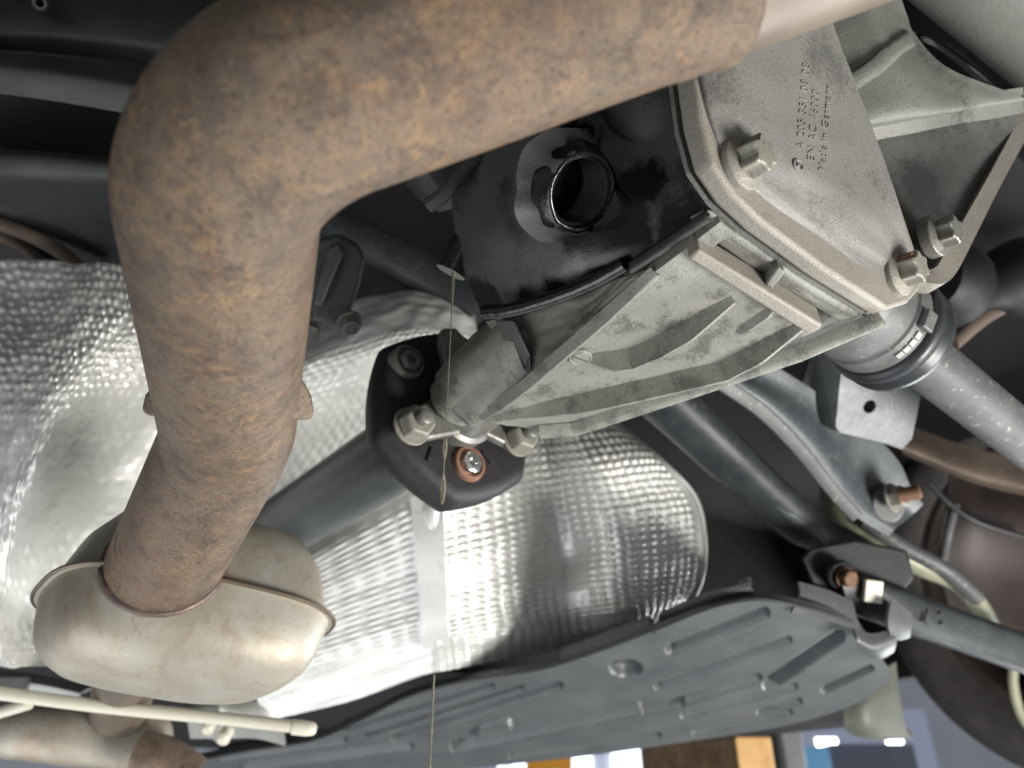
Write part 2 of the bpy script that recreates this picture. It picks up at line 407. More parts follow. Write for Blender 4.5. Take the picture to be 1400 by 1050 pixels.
# ================================================================ top left: rear cross member
t = thing('cross_member', A(60, 150, .62), 'black painted cross member with two grey edges above the left heat shield', 'cross member')
m = MB(); m.patch([[(-120, -60, .62), (60, -70, .60), (300, -80, .58)], [(-120, 20, .60), (60, 30, .585), (300, 40, .57)], [(-120, 66, .61), (60, 72, .60), (300, 100, .58)]], 24, 16, None, .004)
m.build('upper_wall', 'black_paint', t)
m = MB(); m.patch([[(-120, 66, .605), (60, 76, .585), (300, 116, .57)], [(-120, 80, .575), (60, 92, .56), (300, 134, .545)], [(-120, 92, .57), (60, 106, .555), (300, 146, .54)], [(-120, 116, .575), (60, 136, .56), (300, 178, .545)]], 24, 14, None, .02)
m.build('lower_flange', 'satin_frame', t)
m = MB(); m.patch([[(-120, 195, .66), (60, 207, .64), (300, 228, .62)], [(-120, 205, .64), (60, 216, .62), (300, 238, .6)], [(-120, 236, .645), (60, 242, .625), (300, 256, .605)], [(-120, 245, .70), (60, 250, .68), (300, 262, .66)]], 24, 12, None, .003)
m.build('lower_rail', 'satin_frame', t)
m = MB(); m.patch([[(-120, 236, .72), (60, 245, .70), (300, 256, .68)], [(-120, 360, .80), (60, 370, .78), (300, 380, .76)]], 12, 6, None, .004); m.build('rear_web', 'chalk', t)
m = MB(); m.lathe(A(54, 4, .565), -ray(54, 4), [(-.02, .006), (.0, .006), (.003, .0045), (.003, .003), (-.01, .003)], 20); m.build('drain_hole', 'chalk', t)
# brown arc of a pipe in the dark behind the left shield
t = thing('brake_line', A(40, 330, .74), 'dull brown curved pipe in the dark gap above the left shield', 'pipe')
m = MB(); m.tube([A(*p) for p in cr([(-60, 285, .74), (0, 306, .74), (50, 326, .74), (90, 350, .745), (120, 380, .75)], 20)], .007, 12); m.build('upper_pipe', 'brown_disc', t)
m = MB(); m.tube([A(*p) for p in cr([(-60, 306, .76), (0, 322, .76), (40, 345, .76), (70, 380, .765)], 20)], .006, 12); m.build('lower_pipe', 'brown_disc', t)

# ================================================================ top right frame
t = thing('subframe_tube', A(1330, 60, .5), 'broad dusty grey subframe tube at the upper right corner', 'subframe')
m = MB(); a = A(1335, -125, .46); b = A(1625, 145, .56)
m.tube([a + (b - a) * k / 12 for k in range(-2, 15)], .056, 48); bt = m.bvh(); m.build('tube', 'frame_grey', t)
m = MB(); m.patch([[(1180, -40, .60), (1260, -30, .60), (1420, 120, .62)], [(1205, 20, .58), (1290, 60, .59), (1420, 170, .62)], [(1230, 45, .58), (1300, 62, .60), (1420, 185, .64)]], 12, 8, None, .004); m.build('web', 'black_paint', t)
m = MB(); m.patch([[(1240, 50, .66), (1320, 60, .66), (1440, 190, .66)], [(1300, 150, .64), (1380, 200, .64), (1460, 260, .64)]], 8, 4, None, .004); m.build('rear_web', 'black_paint', t)

# ================================================================ heat shields
def dimples(nu, nv, hgt, mask=None, stag=True, jit=.3, wr=.5):
    def f(u, v):
        a = u * nu; b = v * nv
        if stag: a += .5 * (math.floor(b) % 2)
        ia, ib = math.floor(a), math.floor(b); k1 = (math.sin(ia * 12.9898 + ib * 78.233) * 43758.5453) % 1; k2 = (math.sin(ia * 39.34 + ib * 11.135) * 24634.63) % 1
        fa = a - ia - .5 + (k1 - .5) * jit; fb = b - ib - .5 + (k2 - .5) * jit
        k = max(0, 1 - (fa * fa + fb * fb) / .2) ** 1.2
        w = (noise.noise((u * 5, v * 5, 1.3)) * .7 + .8) * (1 - jit + 2 * jit * k1)
        big = .003 * noise.noise((u * 5, v * 7, 4.2)) + wr * .002 * noise.noise((u * 14, v * 18, 2.2))
        return hgt * k * max(.0, min(1.4, w)) * (mask(u, v) if mask else 1) + big
    return f
L = [[(-80, 352, .72), (0, 356, .70), (80, 358, .69), (140, 361, .69), (200, 364, .70), (260, 368, .72)],
     [(-100, 430, .69), (-10, 440, .655), (70, 440, .64), (130, 440, .645), (192, 445, .665), (260, 440, .71)],
     [(-110, 520, .67), (-20, 520, .615), (50, 520, .60), (105, 520, .61), (170, 520, .66), (260, 520, .73)],
     [(-120, 620, .66), (-30, 620, .60), (20, 620, .585), (62, 620, .598), (140, 620, .68), (260, 620, .75)],
     [(-130, 740, .66), (-40, 740, .60), (-10, 740, .59), (18, 740, .60), (100, 740, .69), (260, 740, .77)],
     [(-140, 870, .67), (-60, 880, .62), (-20, 880, .615), (10, 880, .62), (90, 880, .70), (260, 880, .79)],
     [(-140, 915, .69), (-50, 912, .65), (-10, 912, .65), (30, 912, .655), (100, 912, .71), (260, 915, .80)]]
m = MB(); m.patch(L, 340, 340, dimples(30, 42, .0027, lambda u, v: .3 + .7 * (1 - smoothstep(.25, .45, v)) + .35 * smoothstep(.86, .95, v), True, .5, 1.2), .0012)
t = thing('left_heat_shield', A(60, 915, .66), 'dimpled aluminium heat shield left of the exhaust pipe, smooth ridge down its middle', 'heat shield')
m.build('sheet', 'shield_aluminium', t, 60)
Mi = [[(380, 450, .80), (470, 418, .775), (540, 399, .76), (600, 404, .755), (650, 425, .76)],
      [(380, 480, .76), (470, 445, .745), (540, 425, .735), (600, 428, .73), (650, 445, .74)],
      [(370, 520, .74), (460, 490, .725), (540, 465, .72), (600, 460, .715), (660, 470, .73)],
      [(360, 570, .76), (450, 545, .745), (530, 515, .735), (600, 500, .73), (670, 500, .74)],
      [(340, 640, .82), (440, 610, .80), (530, 580, .79), (600, 560, .785), (680, 550, .78)],
      [(320, 720, .88), (430, 680, .86), (530, 640, .85), (600, 620, .84), (690, 600, .84)]]
m = MB(); m.patch(Mi, 200, 240, dimples(26, 30, .0015, lambda u, v: smoothstep(.3, .42, v)), .0012)
t = thing('centre_heat_shield', A(520, 560, .76), 'dull aluminium heat shield sheet behind the rubber coupling', 'heat shield')
m.build('sheet', 'shield_aluminium', t, 60)
cd_ = [.83, .80, .755, .75, .79, .815, .79, .805, .825]
rows = [[(300, 800), (400, 720), (540, 630), (590, 600), (680, 580), (740, 574), (780, 571), (815, 571), (842, 577)],
        [(310, 830), (420, 760), (560, 680), (605, 670), (690, 650), (752, 640), (812, 632), (866, 626), (903, 628)],
        [(320, 860), (430, 800), (568, 740), (608, 735), (695, 715), (760, 700), (832, 692), (902, 682), (950, 678)],
        [(330, 890), (440, 845), (572, 800), (610, 795), (700, 775), (770, 762), (842, 752), (912, 744), (964, 735)],
        [(340, 925), (445, 890), (575, 852), (612, 847), (705, 828), (775, 815), (845, 805), (910, 798), (960, 790)],
        [(350, 955), (460, 922), (578, 888), (615, 882), (710, 866), (780, 853), (850, 843), (904, 836), (943, 826)],
        [(360, 985), (470, 962), (580, 922), (620, 915), (710, 898), (785, 884), (850, 868), (892, 854), (925, 843)]]
radd = [.05, .0, -.005, -.005, -.005, .0, .01]
G = [[(x, y, cd_[i] + radd[j] + (.02 if (i in (5,) and j in (1, 2, 3)) else 0)) for i, (x, y) in enumerate(r)] for j, r in enumerate(rows)]
def cmask(u, v):
    k = 1 - band(u, .245, .385, .012)
    k *= 1 - .8 * band(u, .60, .68, .02) * band(v, .42, .75, .05)
    k *= 1 - smoothstep(.965, .985, u)
    return k * (1 - .75 * smoothstep(.74, .80, v)) * (.45 if u < .25 else 1)
dm = dimples(40, 36, .0027, cmask, False, .15, .5)
def cdisp(u, v):
    pl = smoothstep(.76, .82, v) * .0012 * (.5 + .5 * math.cos(u * 2 * math.pi * 44)) * smoothstep(.25, .3, u)
    return dm(u, v) + pl
m = MB(); m.patch(G, 330, 330, cdisp, .0012)
t = thing('tunnel_heat_shield', A(650, 915, .8), 'bright dimpled aluminium heat shield below the differential with a smooth strap', 'heat shield')
m.build('sheet', 'shield_aluminium', t, 60)
m = MB(); m.patch([[(x, y, d - .006) for x, y, d in (r[2], ((r[2][0] + r[3][0]) / 2, (r[2][1] + r[3][1]) / 2, (r[2][2] + r[3][2]) / 2), r[3])] for r in G[1:6]], 6, 60, None, .0015)
m.build('strap', 'shield_aluminium', t, 60)
rim = [A(*p) for p in cr([(r[8][0], r[8][1], r[8][2] - .002) for r in G[0:7]], 60)]
m = MB(); m.tube(rim, .0022, 10); m.build('rolled_edge', 'shield_aluminium', t, 60)

# ================================================================ underbody panel
PP = Plane(A(1030, 800, .62), A(430, 1000, .9), A(1150, 960, .85))
top = [(240, 1036), (340, 1016), (430, 1001), (500, 970), (560, 940), (640, 918), (740, 902), (810, 880), (900, 845), (975, 815), (1036, 806), (1100, 818), (1165, 838)]
bot = [(200, 1110), (320, 1090), (420, 1074), (500, 1062), (600, 1054), (700, 1045), (800, 1034), (900, 1020), (1000, 1005), (1080, 991), (1140, 974), (1190, 952), (1222, 926)]
rws = []
for k in range(5):
    v = k / 4
    rws.append([(a[0] + (b[0] - a[0]) * v, a[1] + (b[1] - a[1]) * v) for a, b in zip(top, bot)])
PR = [[(x, y, PP.d(x, y)) for x, y in r] for r in rws]
SL = [(918, 888, 1045, 838, 9, .012), (900, 939, 1078, 875, 6, .009), (918, 964, 1036, 928, 8, .010), (1052, 936, 1146, 871, 11, .014), (936, 978, 1086, 939, 6, .010), (1040, 975, 1092, 959, 6, .010), (1128, 943, 1190, 914, 6, .010),
      (471, 1000, 671, 939, 6, .010), (500, 1008, 712, 941, 5, .010), (540, 1010, 764, 938, 7, .012), (625, 1021, 871, 969, 11, .022), (880, 972, 930, 962, 8, .016), (300, 1036, 470, 1012, 6, .012), (330, 1050, 560, 1020, 7, .014), (700, 1034, 900, 1006, 5, .014), (950, 1002, 1080, 974, 5, .012), (770, 905, 890, 862, 7, .010), (590, 962, 650, 938, 5, .008)]
def seg_d(px, py, x0, y0, x1, y1):
    dx, dy = x1 - x0, y1 - y0; k = max(0, min(1, ((px - x0) * dx + (py - y0) * dy) / (dx * dx + dy * dy)))
    return math.hypot(px - x0 - dx * k, py - y0 - dy * k)
def pdisp(u, v, q):
    z = .010 * (1 - smoothstep(.0, .05, v))
    for x0, y0, x1, y1, w, dp in SL:
        if min(x0, x1) - 16 < q[0] < max(x0, x1) + 16:
            z -= dp * (1 - smoothstep(w * .35, w * 1.0, seg_d(q[0], q[1], x0, y0, x1, y1)))
    z += .007 * (1 - smoothstep(8, 12, seg_d(q[0], q[1], 660, 1000, 690, 990)))
    r = math.hypot((q[0] - 856) / 24, (q[1] - 914) / 13); z -= .012 * (1 - smoothstep(.75, 1.0, r))
    return z
m = MB(); m.patch(PR, 640, 250, pdisp, .0025, False, True)
bp = m.bvh()
t = thing('underbody_panel', A(800, 1040, .95), 'dark grey moulded plastic underbody panel with pressed channels along the bottom', 'underbody panel')
m.build('moulding', 'plastic_panel', t, 28)
def on(b, px, py, off=0):
    hh = b.ray_cast(CAM, ray(px, py).normalized())
    if hh[0] is None: return None
    n = hh[1] if hh[1].dot(ray(px, py)) < 0 else -hh[1]
    return hh[0] + n * off
# raised front lip with its tabs
m = MB(); m.patch([[(905, 862, .70), (960, 838, .665), (1032, 812, .635)], [(900, 842, .685), (958, 818, .65), (1022, 797, .615)], [(905, 836, .70), (962, 812, .665), (1028, 794, .63)]], 20, 10, None, .003); m.build('front_lip', 'plastic_panel', t, 50)
m = MB(); m.patch([[(1092, 795, .66), (1130, 806, .665), (1166, 822, .67)], [(1094, 815, .655), (1132, 824, .66), (1170, 838, .665)], [(1082, 838, .65), (1130, 848, .655), (1176, 862, .66)]], 16, 10, None, .003); m.build('upright_tab', 'plastic_panel', t, 50)
m = MB(); m.patch([[(1168, 858, .665), (1190, 866, .67), (1216, 862, .675)], [(1172, 876, .66), (1196, 886, .665), (1226, 876, .672)], [(1172, 890, .67), (1200, 902, .675), (1222, 892, .68)]], 14, 10, None, .003); m.build('corner_tab', 'plastic_panel', t, 50)
m = MB(); m.patch([[(1218, 824, .675), (1232, 828, .68), (1246, 838, .685)], [(1214, 850, .67), (1230, 856, .675), (1246, 860, .682)], [(1218, 872, .672), (1230, 876, .678), (1244, 872, .685)]], 12, 10, None, .003); m.build('corner_ear', 'plastic_panel', t, 50)
p = A(856, 914, PP.d(856, 914)) + PP.n * .004
MB().lathe(A(846, 915, PP.d(846, 915)) - PP.n * .010, PP.n, [(0, .005), (.005, .005), (.006, .003)], 12).build('screw', 'zinc_steel', t)
# ================================================================ suspension, right
t = thing('lower_arm', A(1030, 660, .74), 'dark rounded suspension arm directly right of the tunnel heat shield', 'suspension arm')
m = MB(); m.tube([A(*p) for p in cr([(860, 505, .66), (930, 566, .70), (1010, 640, .74), (1090, 712, .78), (1160, 752, .80), (1200, 775, .81)], 30)], [.0225] * 12 + [.021] * 8 + [.019] * 11, 28, True, lambda k, a: 1 + .12 * math.cos(2 * a)); m.build('arm', 'dark_arm', t)
m = MB(); m.rib([A(*p) for p in cr([(905, 545, .672), (960, 592, .70), (1040, 668, .735), (1130, 742, .772)], 20)], -ray(1030, 640).normalized(), .003, .006, .003); m.build('edge_highlight', 'painted_arm', t)  # paler rib paints the highlight along the arm's upper edge
t = thing('camber_arm', A(1130, 640, .72), 'blue grey pressed steel suspension arm under the drive shaft', 'suspension arm')
SP = Plane(A(985, 525, .62), A(1215, 725, .74), A(1230, 610, .74))
m = MB(); m.patch([[(985, 522, .62), (1040, 560, .64), (1090, 610, .665), (1140, 672, .69), (1170, 706, .705), (1215, 733, .72)],
                   [(1005, 516, .625), (1062, 552, .645), (1116, 605, .67), (1160, 662, .695), (1186, 694, .708), (1225, 722, .72)],
                   [(1020, 510, .65), (1090, 550, .675), (1150, 605, .70), (1190, 655, .72), (1212, 682, .73), (1245, 706, .735)],
                   [(1060, 500, .66), (1130, 545, .69), (1190, 590, .715), (1228, 630, .73), (1245, 665, .735), (1262, 690, .735)]], 60, 30, None, .003); m.build('pressed_beam', 'painted_arm', t, 50)
m = MB(); m.rib([A(*p) for p in cr([(985, 523, .618), (1040, 561, .638), (1090, 611, .663), (1140, 673, .688), (1172, 708, .703)], 24)], -ray(1080, 600).normalized(), .0035, .006, .004); m.build('edge_bead', 'shaft_grey', t)
m = MB(); m.lathe(A(1214, 690, .715), (A(1236, 694, .69) - A(1214, 690, .715)), [(-.02, .017), (0, .017), (.002, .015)], 28); m.build('bush_sleeve', 'shaft_grey', t)
hexbolt(A(1222, 680, .705), camvec(.55, -.75, .25).normalized(), .0105, .011, 'nut', 'zinc_dusty', t, 1.25)
MB().lathe(A(1238, 676, .69), camvec(.9, -.4, .25), [(-.006, .0065), (.011, .0065), (.013, .004)], 16).build('bolt_tip', 'rusty_bolt', t)
t = thing('frame_bracket', A(1190, 590, .70), 'flat blue grey bracket plate with a round hole below the drive shaft boot', 'bracket')
BPp = Plane(A(1145, 520, .665), A(1255, 530, .68), A(1190, 610, .69))
outl = [(1150, 505), (1205, 500), (1262, 520), (1255, 560), (1243, 618), (1210, 606), (1142, 590)]
poly = [BPp.hit(*p) for p in outl]; cen = BPp.hit(1189, 556)
m = MB(); uu, ww = basis(BPp.n); N = 28
def ray_out(a):
    d = uu * math.cos(a) + ww * math.sin(a); best = None
    for i in range(len(poly)):
        p, q = poly[i], poly[(i + 1) % len(poly)]; e = q - p
        den = d.cross(e).dot(BPp.n)
        if abs(den) < 1e-9: continue
        k = (p - cen).cross(e).dot(BPp.n) / den; w = (p - cen).cross(d).dot(BPp.n) / den
        if k > 0 and -.001 <= w <= 1.001 and (best is None or k < best): best = k
    return cen + d * (best or .03)
outer = [ray_out(2 * math.pi * i / N) for i in range(N)]
inner = [cen + (uu * math.cos(2 * math.pi * i / N) + ww * math.sin(2 * math.pi * i / N)) * .0062 for i in range(N)]
r1 = m.ring(outer); r2 = m.ring(inner); r3 = m.ring([p - BPp.n * .004 for p in inner]); r4 = m.ring([p - BPp.n * .004 for p in outer])
m.bridge(r1, r2); m.bridge(r2, r3); m.bridge(r3, r4); m.bridge(r4, r1); m.build('plate', 'painted_arm', t, 30)
m = MB(); m.prism([BPp.hit(1130, 480, -.02), BPp.hit(1152, 505, 0), BPp.hit(1142, 590, 0), BPp.hit(1110, 575, -.03)], -BPp.n * .004); m.build('side_fold', 'dark_arm', t, 30)
# stabiliser rod
t = thing('stabiliser_rod', A(1200, 740, .8), 'yellowed curved stabiliser rod hooked under the camber arm end', 'rod')
pts = cr([(1150, 640, .86), (1138, 672, .84), (1150, 700, .82), (1188, 722, .81), (1222, 752, .80), (1262, 774, .80), (1310, 798, .81), (1345, 838, .83), (1370, 890, .86)], 50)
m = MB(); m.tube([A(*p) for p in pts], [.0135 - .0035 * smoothstep(.5, .75, i / 50) for i in range(51)], 20); m.build('bar', 'yellowed_rod', t)
m = MB(); m.tube([A(*p) for p in cr([(1180, 712, .795), (1230, 745, .785), (1290, 778, .785), (1336, 818, .80)], 20)], .008, 14); m.build('link', 'shaft_grey', t)
# lower transverse link with its bracket
t = thing('transverse_link', A(1300, 850, .72), 'dark blue grey transverse link with chalk scrawl above the tyre', 'suspension link')
m = MB(); pa = cr([(1160, 792, .70), (1210, 812, .70), (1300, 845, .73), (1420, 892, .77), (1500, 925, .80)], 24)
m.patch([[(1150, 774, .71), (1230, 802, .712), (1320, 836, .745), (1440, 878, .79)], [(1150, 786, .695), (1230, 812, .70), (1320, 846, .735), (1440, 890, .78)],
         [(1160, 830, .70), (1232, 856, .70), (1320, 884, .735), (1440, 925, .78)], [(1170, 842, .72), (1236, 866, .722), (1320, 894, .755), (1440, 936, .80)]], 40, 20, None, .012); b = m.bvh(); m.build('beam', 'dark_arm', t, 50)
for k, (pp) in enumerate(([(1262, 836), (1258, 848), (1266, 852)], [(1268, 832), (1262, 850)], [(1282, 838), (1288, 839)], [(1286, 848), (1284, 853), (1289, 852)])):
    q = [on(b, x, y, .0006) for x, y in pp]; q = [x for x in q if x]
    if len(q) > 1: MB().tube(q, .0014, 6).build('chalk_mark', 'chalk', t)
t = thing('link_bracket', A(1160, 790, .72), 'black bracket with a rusty bolt at the corner of the underbody panel', 'bracket')
m = MB(); m.prism([A(*p) for p in [(1094, 764, .72), (1108, 748, .72), (1170, 738, .72), (1240, 752, .725), (1250, 790, .725), (1210, 838, .715), (1150, 812, .71), (1110, 800, .715)]], ray(1160, 780) * .03); m.build('bracket_body', 'chalk', t, 30, .003)
m = MB(); m.lathe(A(1150, 786, .705), camvec(.1, -1, -.1), [(-.004, .013), (.003, .013), (.004, .011), (.001, .010), (.001, .001)], 28); m.build('bush_ring', 'dark_arm', t)
hexbolt(A(1157, 790, .70), camvec(.25, -1, .05).normalized(), .0085, .008, 'bolt_head', 'rusty_bolt', t, 1.2)
m = MB(); m.box(A(1193, 808, .69), camvec(.008, 0, -.001), camvec(.0, .003, 0), camvec(.001, 0, .010)); m.build('white_clip', 'cream_plastic', t, 0, .0012)
# wheel seen from inside
WC = A(1500, 790, 1.25); WX = Vector((1, 0, 0))
t = thing('wheel', WC, 'dark wheel with worn tyre at the lower right edge', 'wheel')
m = MB(); m.lathe(WC, WX, [(-.10, .235), (-.112, .25), (-.118, .28), (-.108, .305), (-.09, .318), (-.055, .322), (-.05, .316), (-.04, .316), (-.035, .323), (0, .325), (.006, .318), (.016, .318), (.02, .325), (.06, .322), (.065, .315), (.075, .315), (.08, .318), (.10, .305), (.11, .28), (.1, .235)], 96, None, False); m.build('tyre', 'tyre_rubber', t)
m = MB(); m.lathe(WC, WX, [(-.10, .238), (-.10, .222), (-.085, .215), (.05, .205), (.07, .19), (.075, .03)], 72, None, False); m.build('rim', 'dark_wheel', t)
m = MB(); m.lathe(WC + WX * -.02, WX, [(-.012, .06), (-.012, .165), (.012, .165), (.012, .06)], 72, None, False); m.build('brake_disc', 'brown_disc', t)
for k in range(3):
    a = 2.0 + k * .5
    m = MB(); c = WC + Vector((-.03, math.cos(a) * .13, math.sin(a) * .13)); m.tube([c, c + Vector((.02, math.cos(a) * .07, math.sin(a) * .07))], .012, 10); m.build('spoke', 'dark_wheel', t)
t = thing('spring_seat', A(1330, 640, .95), 'brown curved steel rim behind the drive shaft above the wheel', 'spring seat')
m = MB(); m.patch([[(1225, 575, .93), (1260, 588, .93), (1330, 612, .95), (1430, 635, .98)], [(1230, 600, .90), (1265, 612, .90), (1340, 640, .92), (1440, 660, .95)], [(1232, 614, .895), (1268, 628, .895), (1340, 655, .915), (1440, 678, .945)], [(1236, 622, .92), (1270, 636, .92), (1342, 664, .94), (1440, 686, .97)]], 40, 18, None, .003); m.build('curved_rim', 'brown_disc', t, 50)
t = thing('brake_shield', A(1350, 740, 1.0), 'dark reddish brown brake backing plate beside the stabiliser rod', 'brake shield')
m = MB(); m.patch([[(1300, 640, 1.02), (1350, 655, 1.02), (1440, 680, 1.04)], [(1292, 700, 1.0), (1345, 705, .99), (1440, 720, 1.0)], [(1285, 770, 1.0), (1345, 775, .99), (1440, 790, 1.0)], [(1300, 840, 1.02), (1350, 850, 1.02), (1440, 860, 1.04)]], 24, 24, None, .003); m.build('plate', 'dark_wheel', t, 50)
m = MB(); m.tube([A(*p) for p in cr([(1270, 660, .97), (1300, 690, .965), (1340, 715, .96), (1420, 740, .96)], 20)], .0035, 10); m.build('hose', 'boot_rubber', t)
m = MB(); m.tube([A(*p) for p in cr([(1306, 690, .975), (1296, 730, .97), (1290, 765, .98)], 10)], .0055, 10); m.build('stay', 'shaft_grey', t)
m = MB(); m.tube([A(*p) for p in cr([(1392, 880, 1.0), (1385, 930, 1.0), (1400, 985, 1.0), (1440, 1020, 1.0)], 12)], .006, 10); m.build('cable', 'yellowed_rod', t)
t = thing('wheel_arch_cover', A(1180, 960, 1.0), 'grey green plastic cover under the panel corner beside the tyre', 'cover')
m = MB(); m.patch([[(1165, 935, .95), (1190, 925, .95), (1225, 905, .96)], [(1155, 965, .94), (1185, 965, .93), (1230, 950, .95)], [(1155, 995, .94), (1190, 1002, .93), (1240, 1000, .95)], [(1165, 1006, .97), (1195, 1012, .97), (1250, 1010, .98)]], 16, 16, None, .01); m.build('moulded_cover', 'green_plastic', t, 50, 0)
# dark lump and arms in the gap, far right
t = thing('hub_carrier', A(1380, 420, .75), 'black hub carrier in the dark space above the drive shaft', 'hub carrier')
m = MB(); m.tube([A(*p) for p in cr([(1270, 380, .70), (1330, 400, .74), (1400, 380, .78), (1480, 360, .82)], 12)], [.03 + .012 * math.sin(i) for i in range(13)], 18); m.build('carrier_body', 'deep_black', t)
m = MB(); m.tube([A(*p) for p in cr([(1300, 470, .74), (1350, 430, .76), (1420, 395, .78)], 12)], .008, 12); m.build('ridge', 'brown_disc', t)

# ================================================================ drive shaft
JO = A(1120, 378, .455); JE = A(1420, 618, .60); JX = (JE - JO).normalized()
t = thing('drive_shaft', A(1330, 540, .5), 'grey drive shaft with clamped black boot leaving the differential', 'drive shaft')
def js(px): # distance along the axis whose image x is px
    best = min((abs(700 + 0 - 0), 0) for _ in range(1)); lo = 0; hi = 1.2
    for _ in range(40):
        mid = (lo + hi) / 2; p = JO + JX * mid - CAM; r = Vector((math.cos(YAW), -math.sin(YAW), 0)); fwd = camvec(0, 1, 0)
        if 700 + FPX * p.dot(r) / p.dot(fwd) < px: lo = mid
        else: hi = mid
    return lo
k0, k1, k2, k3, k4 = js(1150), js(1185), js(1210), js(1232), js(1250)
MB().lathe(JO, JX, [(0, 0.0333), (k0 - .004, 0.0342), (k0, 0.0355), (k0 + .004, 0.0355), (k0 + .006, 0.0338), (k1 - .004, 0.0338), (k1, 0.0324)], 56).build('joint_housing', 'joint_steel', t)
MB().lathe(JO, JX, [(k1 - .003, 0.0328), (k1 - .001, 0.0347), (k1 + .012, 0.0347), (k1 + .014, 0.0333)], 56).build('boot_clamp', 'joint_steel', t, 30)
cp = JO + JX * (k1 + .006); u_, w_ = basis(JX)
tow = (CAM - cp); tow = (tow - JX * tow.dot(JX)).normalized(); side = JX.cross(tow)
dirc = (tow * .86 + side * -.5).normalized() if (tow * .86 + side * -.5).dot(camvec(1, 0, .3)) > (tow * .86 + side * .5).dot(camvec(1, 0, .3)) else (tow * .86 + side * .5).normalized()
MB().box(cp + dirc * 0.0365, JX * .005, dirc * .0025, JX.cross(dirc) * .006).build('clamp_ear', 'joint_steel', t, 0, .0012)
for k in range(4):
    dd = Matrix.Rotation(-.14 * (k + 2) * (1 if JX.cross(dirc).dot(camvec(1, 0, 0)) > 0 else -1), 3, JX) @ dirc
    MB().box(cp + dd * 0.0349, JX * .0022, dd * .0012, JX.cross(dd) * .0022).build('clamp_tooth', 'bracket_grey', t, 0, .0004)
a_ = k1 + .014
MB().lathe(JO, JX, [(a_, 0.0333), (a_ + .002, 0.0369), (a_ + .007, 0.0383), (a_ + .010, 0.0360), (a_ + .013, 0.0355), (a_ + .016, 0.0378), (a_ + .021, 0.0374), (a_ + .024, 0.0333), (a_ + .026, .026)], 56).build('rubber_boot', 'boot_rubber', t, 60)
MB().lathe(JO, JX, [(a_ + .020, .0180), (a_ + .06, .0180), (a_ + .07, .0188), (.55, .0188)], 40).build('shaft', 'shaft_grey', t)

# ================================================================ propeller shaft and rubber coupling
DC = A(632, 562, .535); FY = Vector((0, 1, 0))
t = thing('propeller_shaft', DC + FY * .2, 'dark grey propeller shaft tube running forward from the rubber coupling', 'propeller shaft')
MB().lathe(DC, FY, [(.03, .024), (.05, .026), (.07, .0285), (.11, .0295), (.7, .0295)], 48).build('tube', 'shaft_dark', t)
MB().lathe(DC, FY, [(.026, .045), (.034, .045), (.036, .03), (.06, .027)], 40).build('front_flange', 'shaft_dark', t)
t = thing('flex_coupling', DC, 'black rubber flex coupling disc between differential nose and propeller shaft', 'coupling')
m = MB(); m.lathe(DC, FY, [(.0, .02), (.0, .055), (.001, .0605), (.005, .0645), (.012, .0665), (.018, .0665), (.025, .0645), (.029, .060), (.03, .055), (.03, .02)], 96, lambda a: .45 + .55 * 1.06 * math.cos(math.pi / 6) / math.cos(((a - math.pi / 6) % (math.pi / 3)) - math.pi / 6)); m.build('rubber_disc', 'black_rubber', t, 40)
u_, w_ = basis(FY)
def face(px, py, off=0): 
    r = ray(px, py); d = (DC.y - off - CAM.y) / r.y; return CAM + r * d
for (x, y), mt in (((556, 496), 'zinc_steel'), ((640, 635), 'copper_rust')):
    p = face(x, y)
    o = MB().lathe(p, -FY, [(-.01, .0125), (.001, .0125), (.0035, .0118), (.004, .0098), (.0015, .0095), (.0015, .002)], 32).build('bush_sleeve', mt, t)
    MB().lathe(p, -FY, [(-.004, .0072), (.006, .0072), (.0068, .006), (.0068, .0035), (.003, .003)], 36, lambda a: 1 + .05 * math.cos(6 * a)).build('torx_bolt', 'bright_steel' if mt != 'zinc_steel' else 'zinc_steel', o)
for pp in (((590, 612), (588, 620), (584, 630)), ((660, 618), (668, 628), (671, 634))):
    MB().tube([face(x, y, .0008) for x, y in pp], .0012, 8).build('moulded_mark', 'chalk', t)

# ================================================================ differential
CP = Plane(A(1010, 222, .345), A(1222, 375, .415), A(1270, 325, .45)); CN = CP.n
BP = Plane(A(985, 295, .35), A(1200, 432, .405), A(655, 572, .48)); BN = BP.n
DF = thing('differential', A(900, 450, .42), 'cast aluminium rear differential with ribbed nose, bolted cover and an open oily filler hole', 'differential')
# --- oily side wall of the main body, with the filler hole boss
HC = A(796, 263, .389); HX = camvec(.50, -.75, -.38).normalized()
m = MB(); m.patch([[(612, 120, .50), (700, 110, .475), (800, 90, .435), (880, 70, .415), (970, 60, .385)],
                   [(616, 200, .485), (700, 190, .436), (780, 180, .410), (870, 170, .405), (968, 165, .375)],
                   [(620, 300, .475), (705, 290, .424), (790, 270, .400), (868, 262, .390), (972, 240, .365)],
                   [(640, 385, .47), (730, 370, .43), (800, 350, .403), (872, 320, .386), (985, 275, .360)],
                   [(660, 436, .47), (750, 415, .435), (815, 395, .412), (880, 355, .385), (995, 300, .360)]], 130, 130,
                  lambda u, v: .0018 * noise.noise((u * 4, v * 4, 3)), .004)
bw = m.bvh()
def off_axis(p): q = p - HC; return (q - HX * q.dot(HX)).length
m.f = [f for f in m.f if off_axis(sum((m.v[k] for k in f), Vector()) / len(f)) > .0205 or abs((sum((m.v[k] for k in f), Vector()) / len(f) - HC).dot(HX)) > .026]
wall = m.build('side_wall', 'oily_wall', DF, 60)
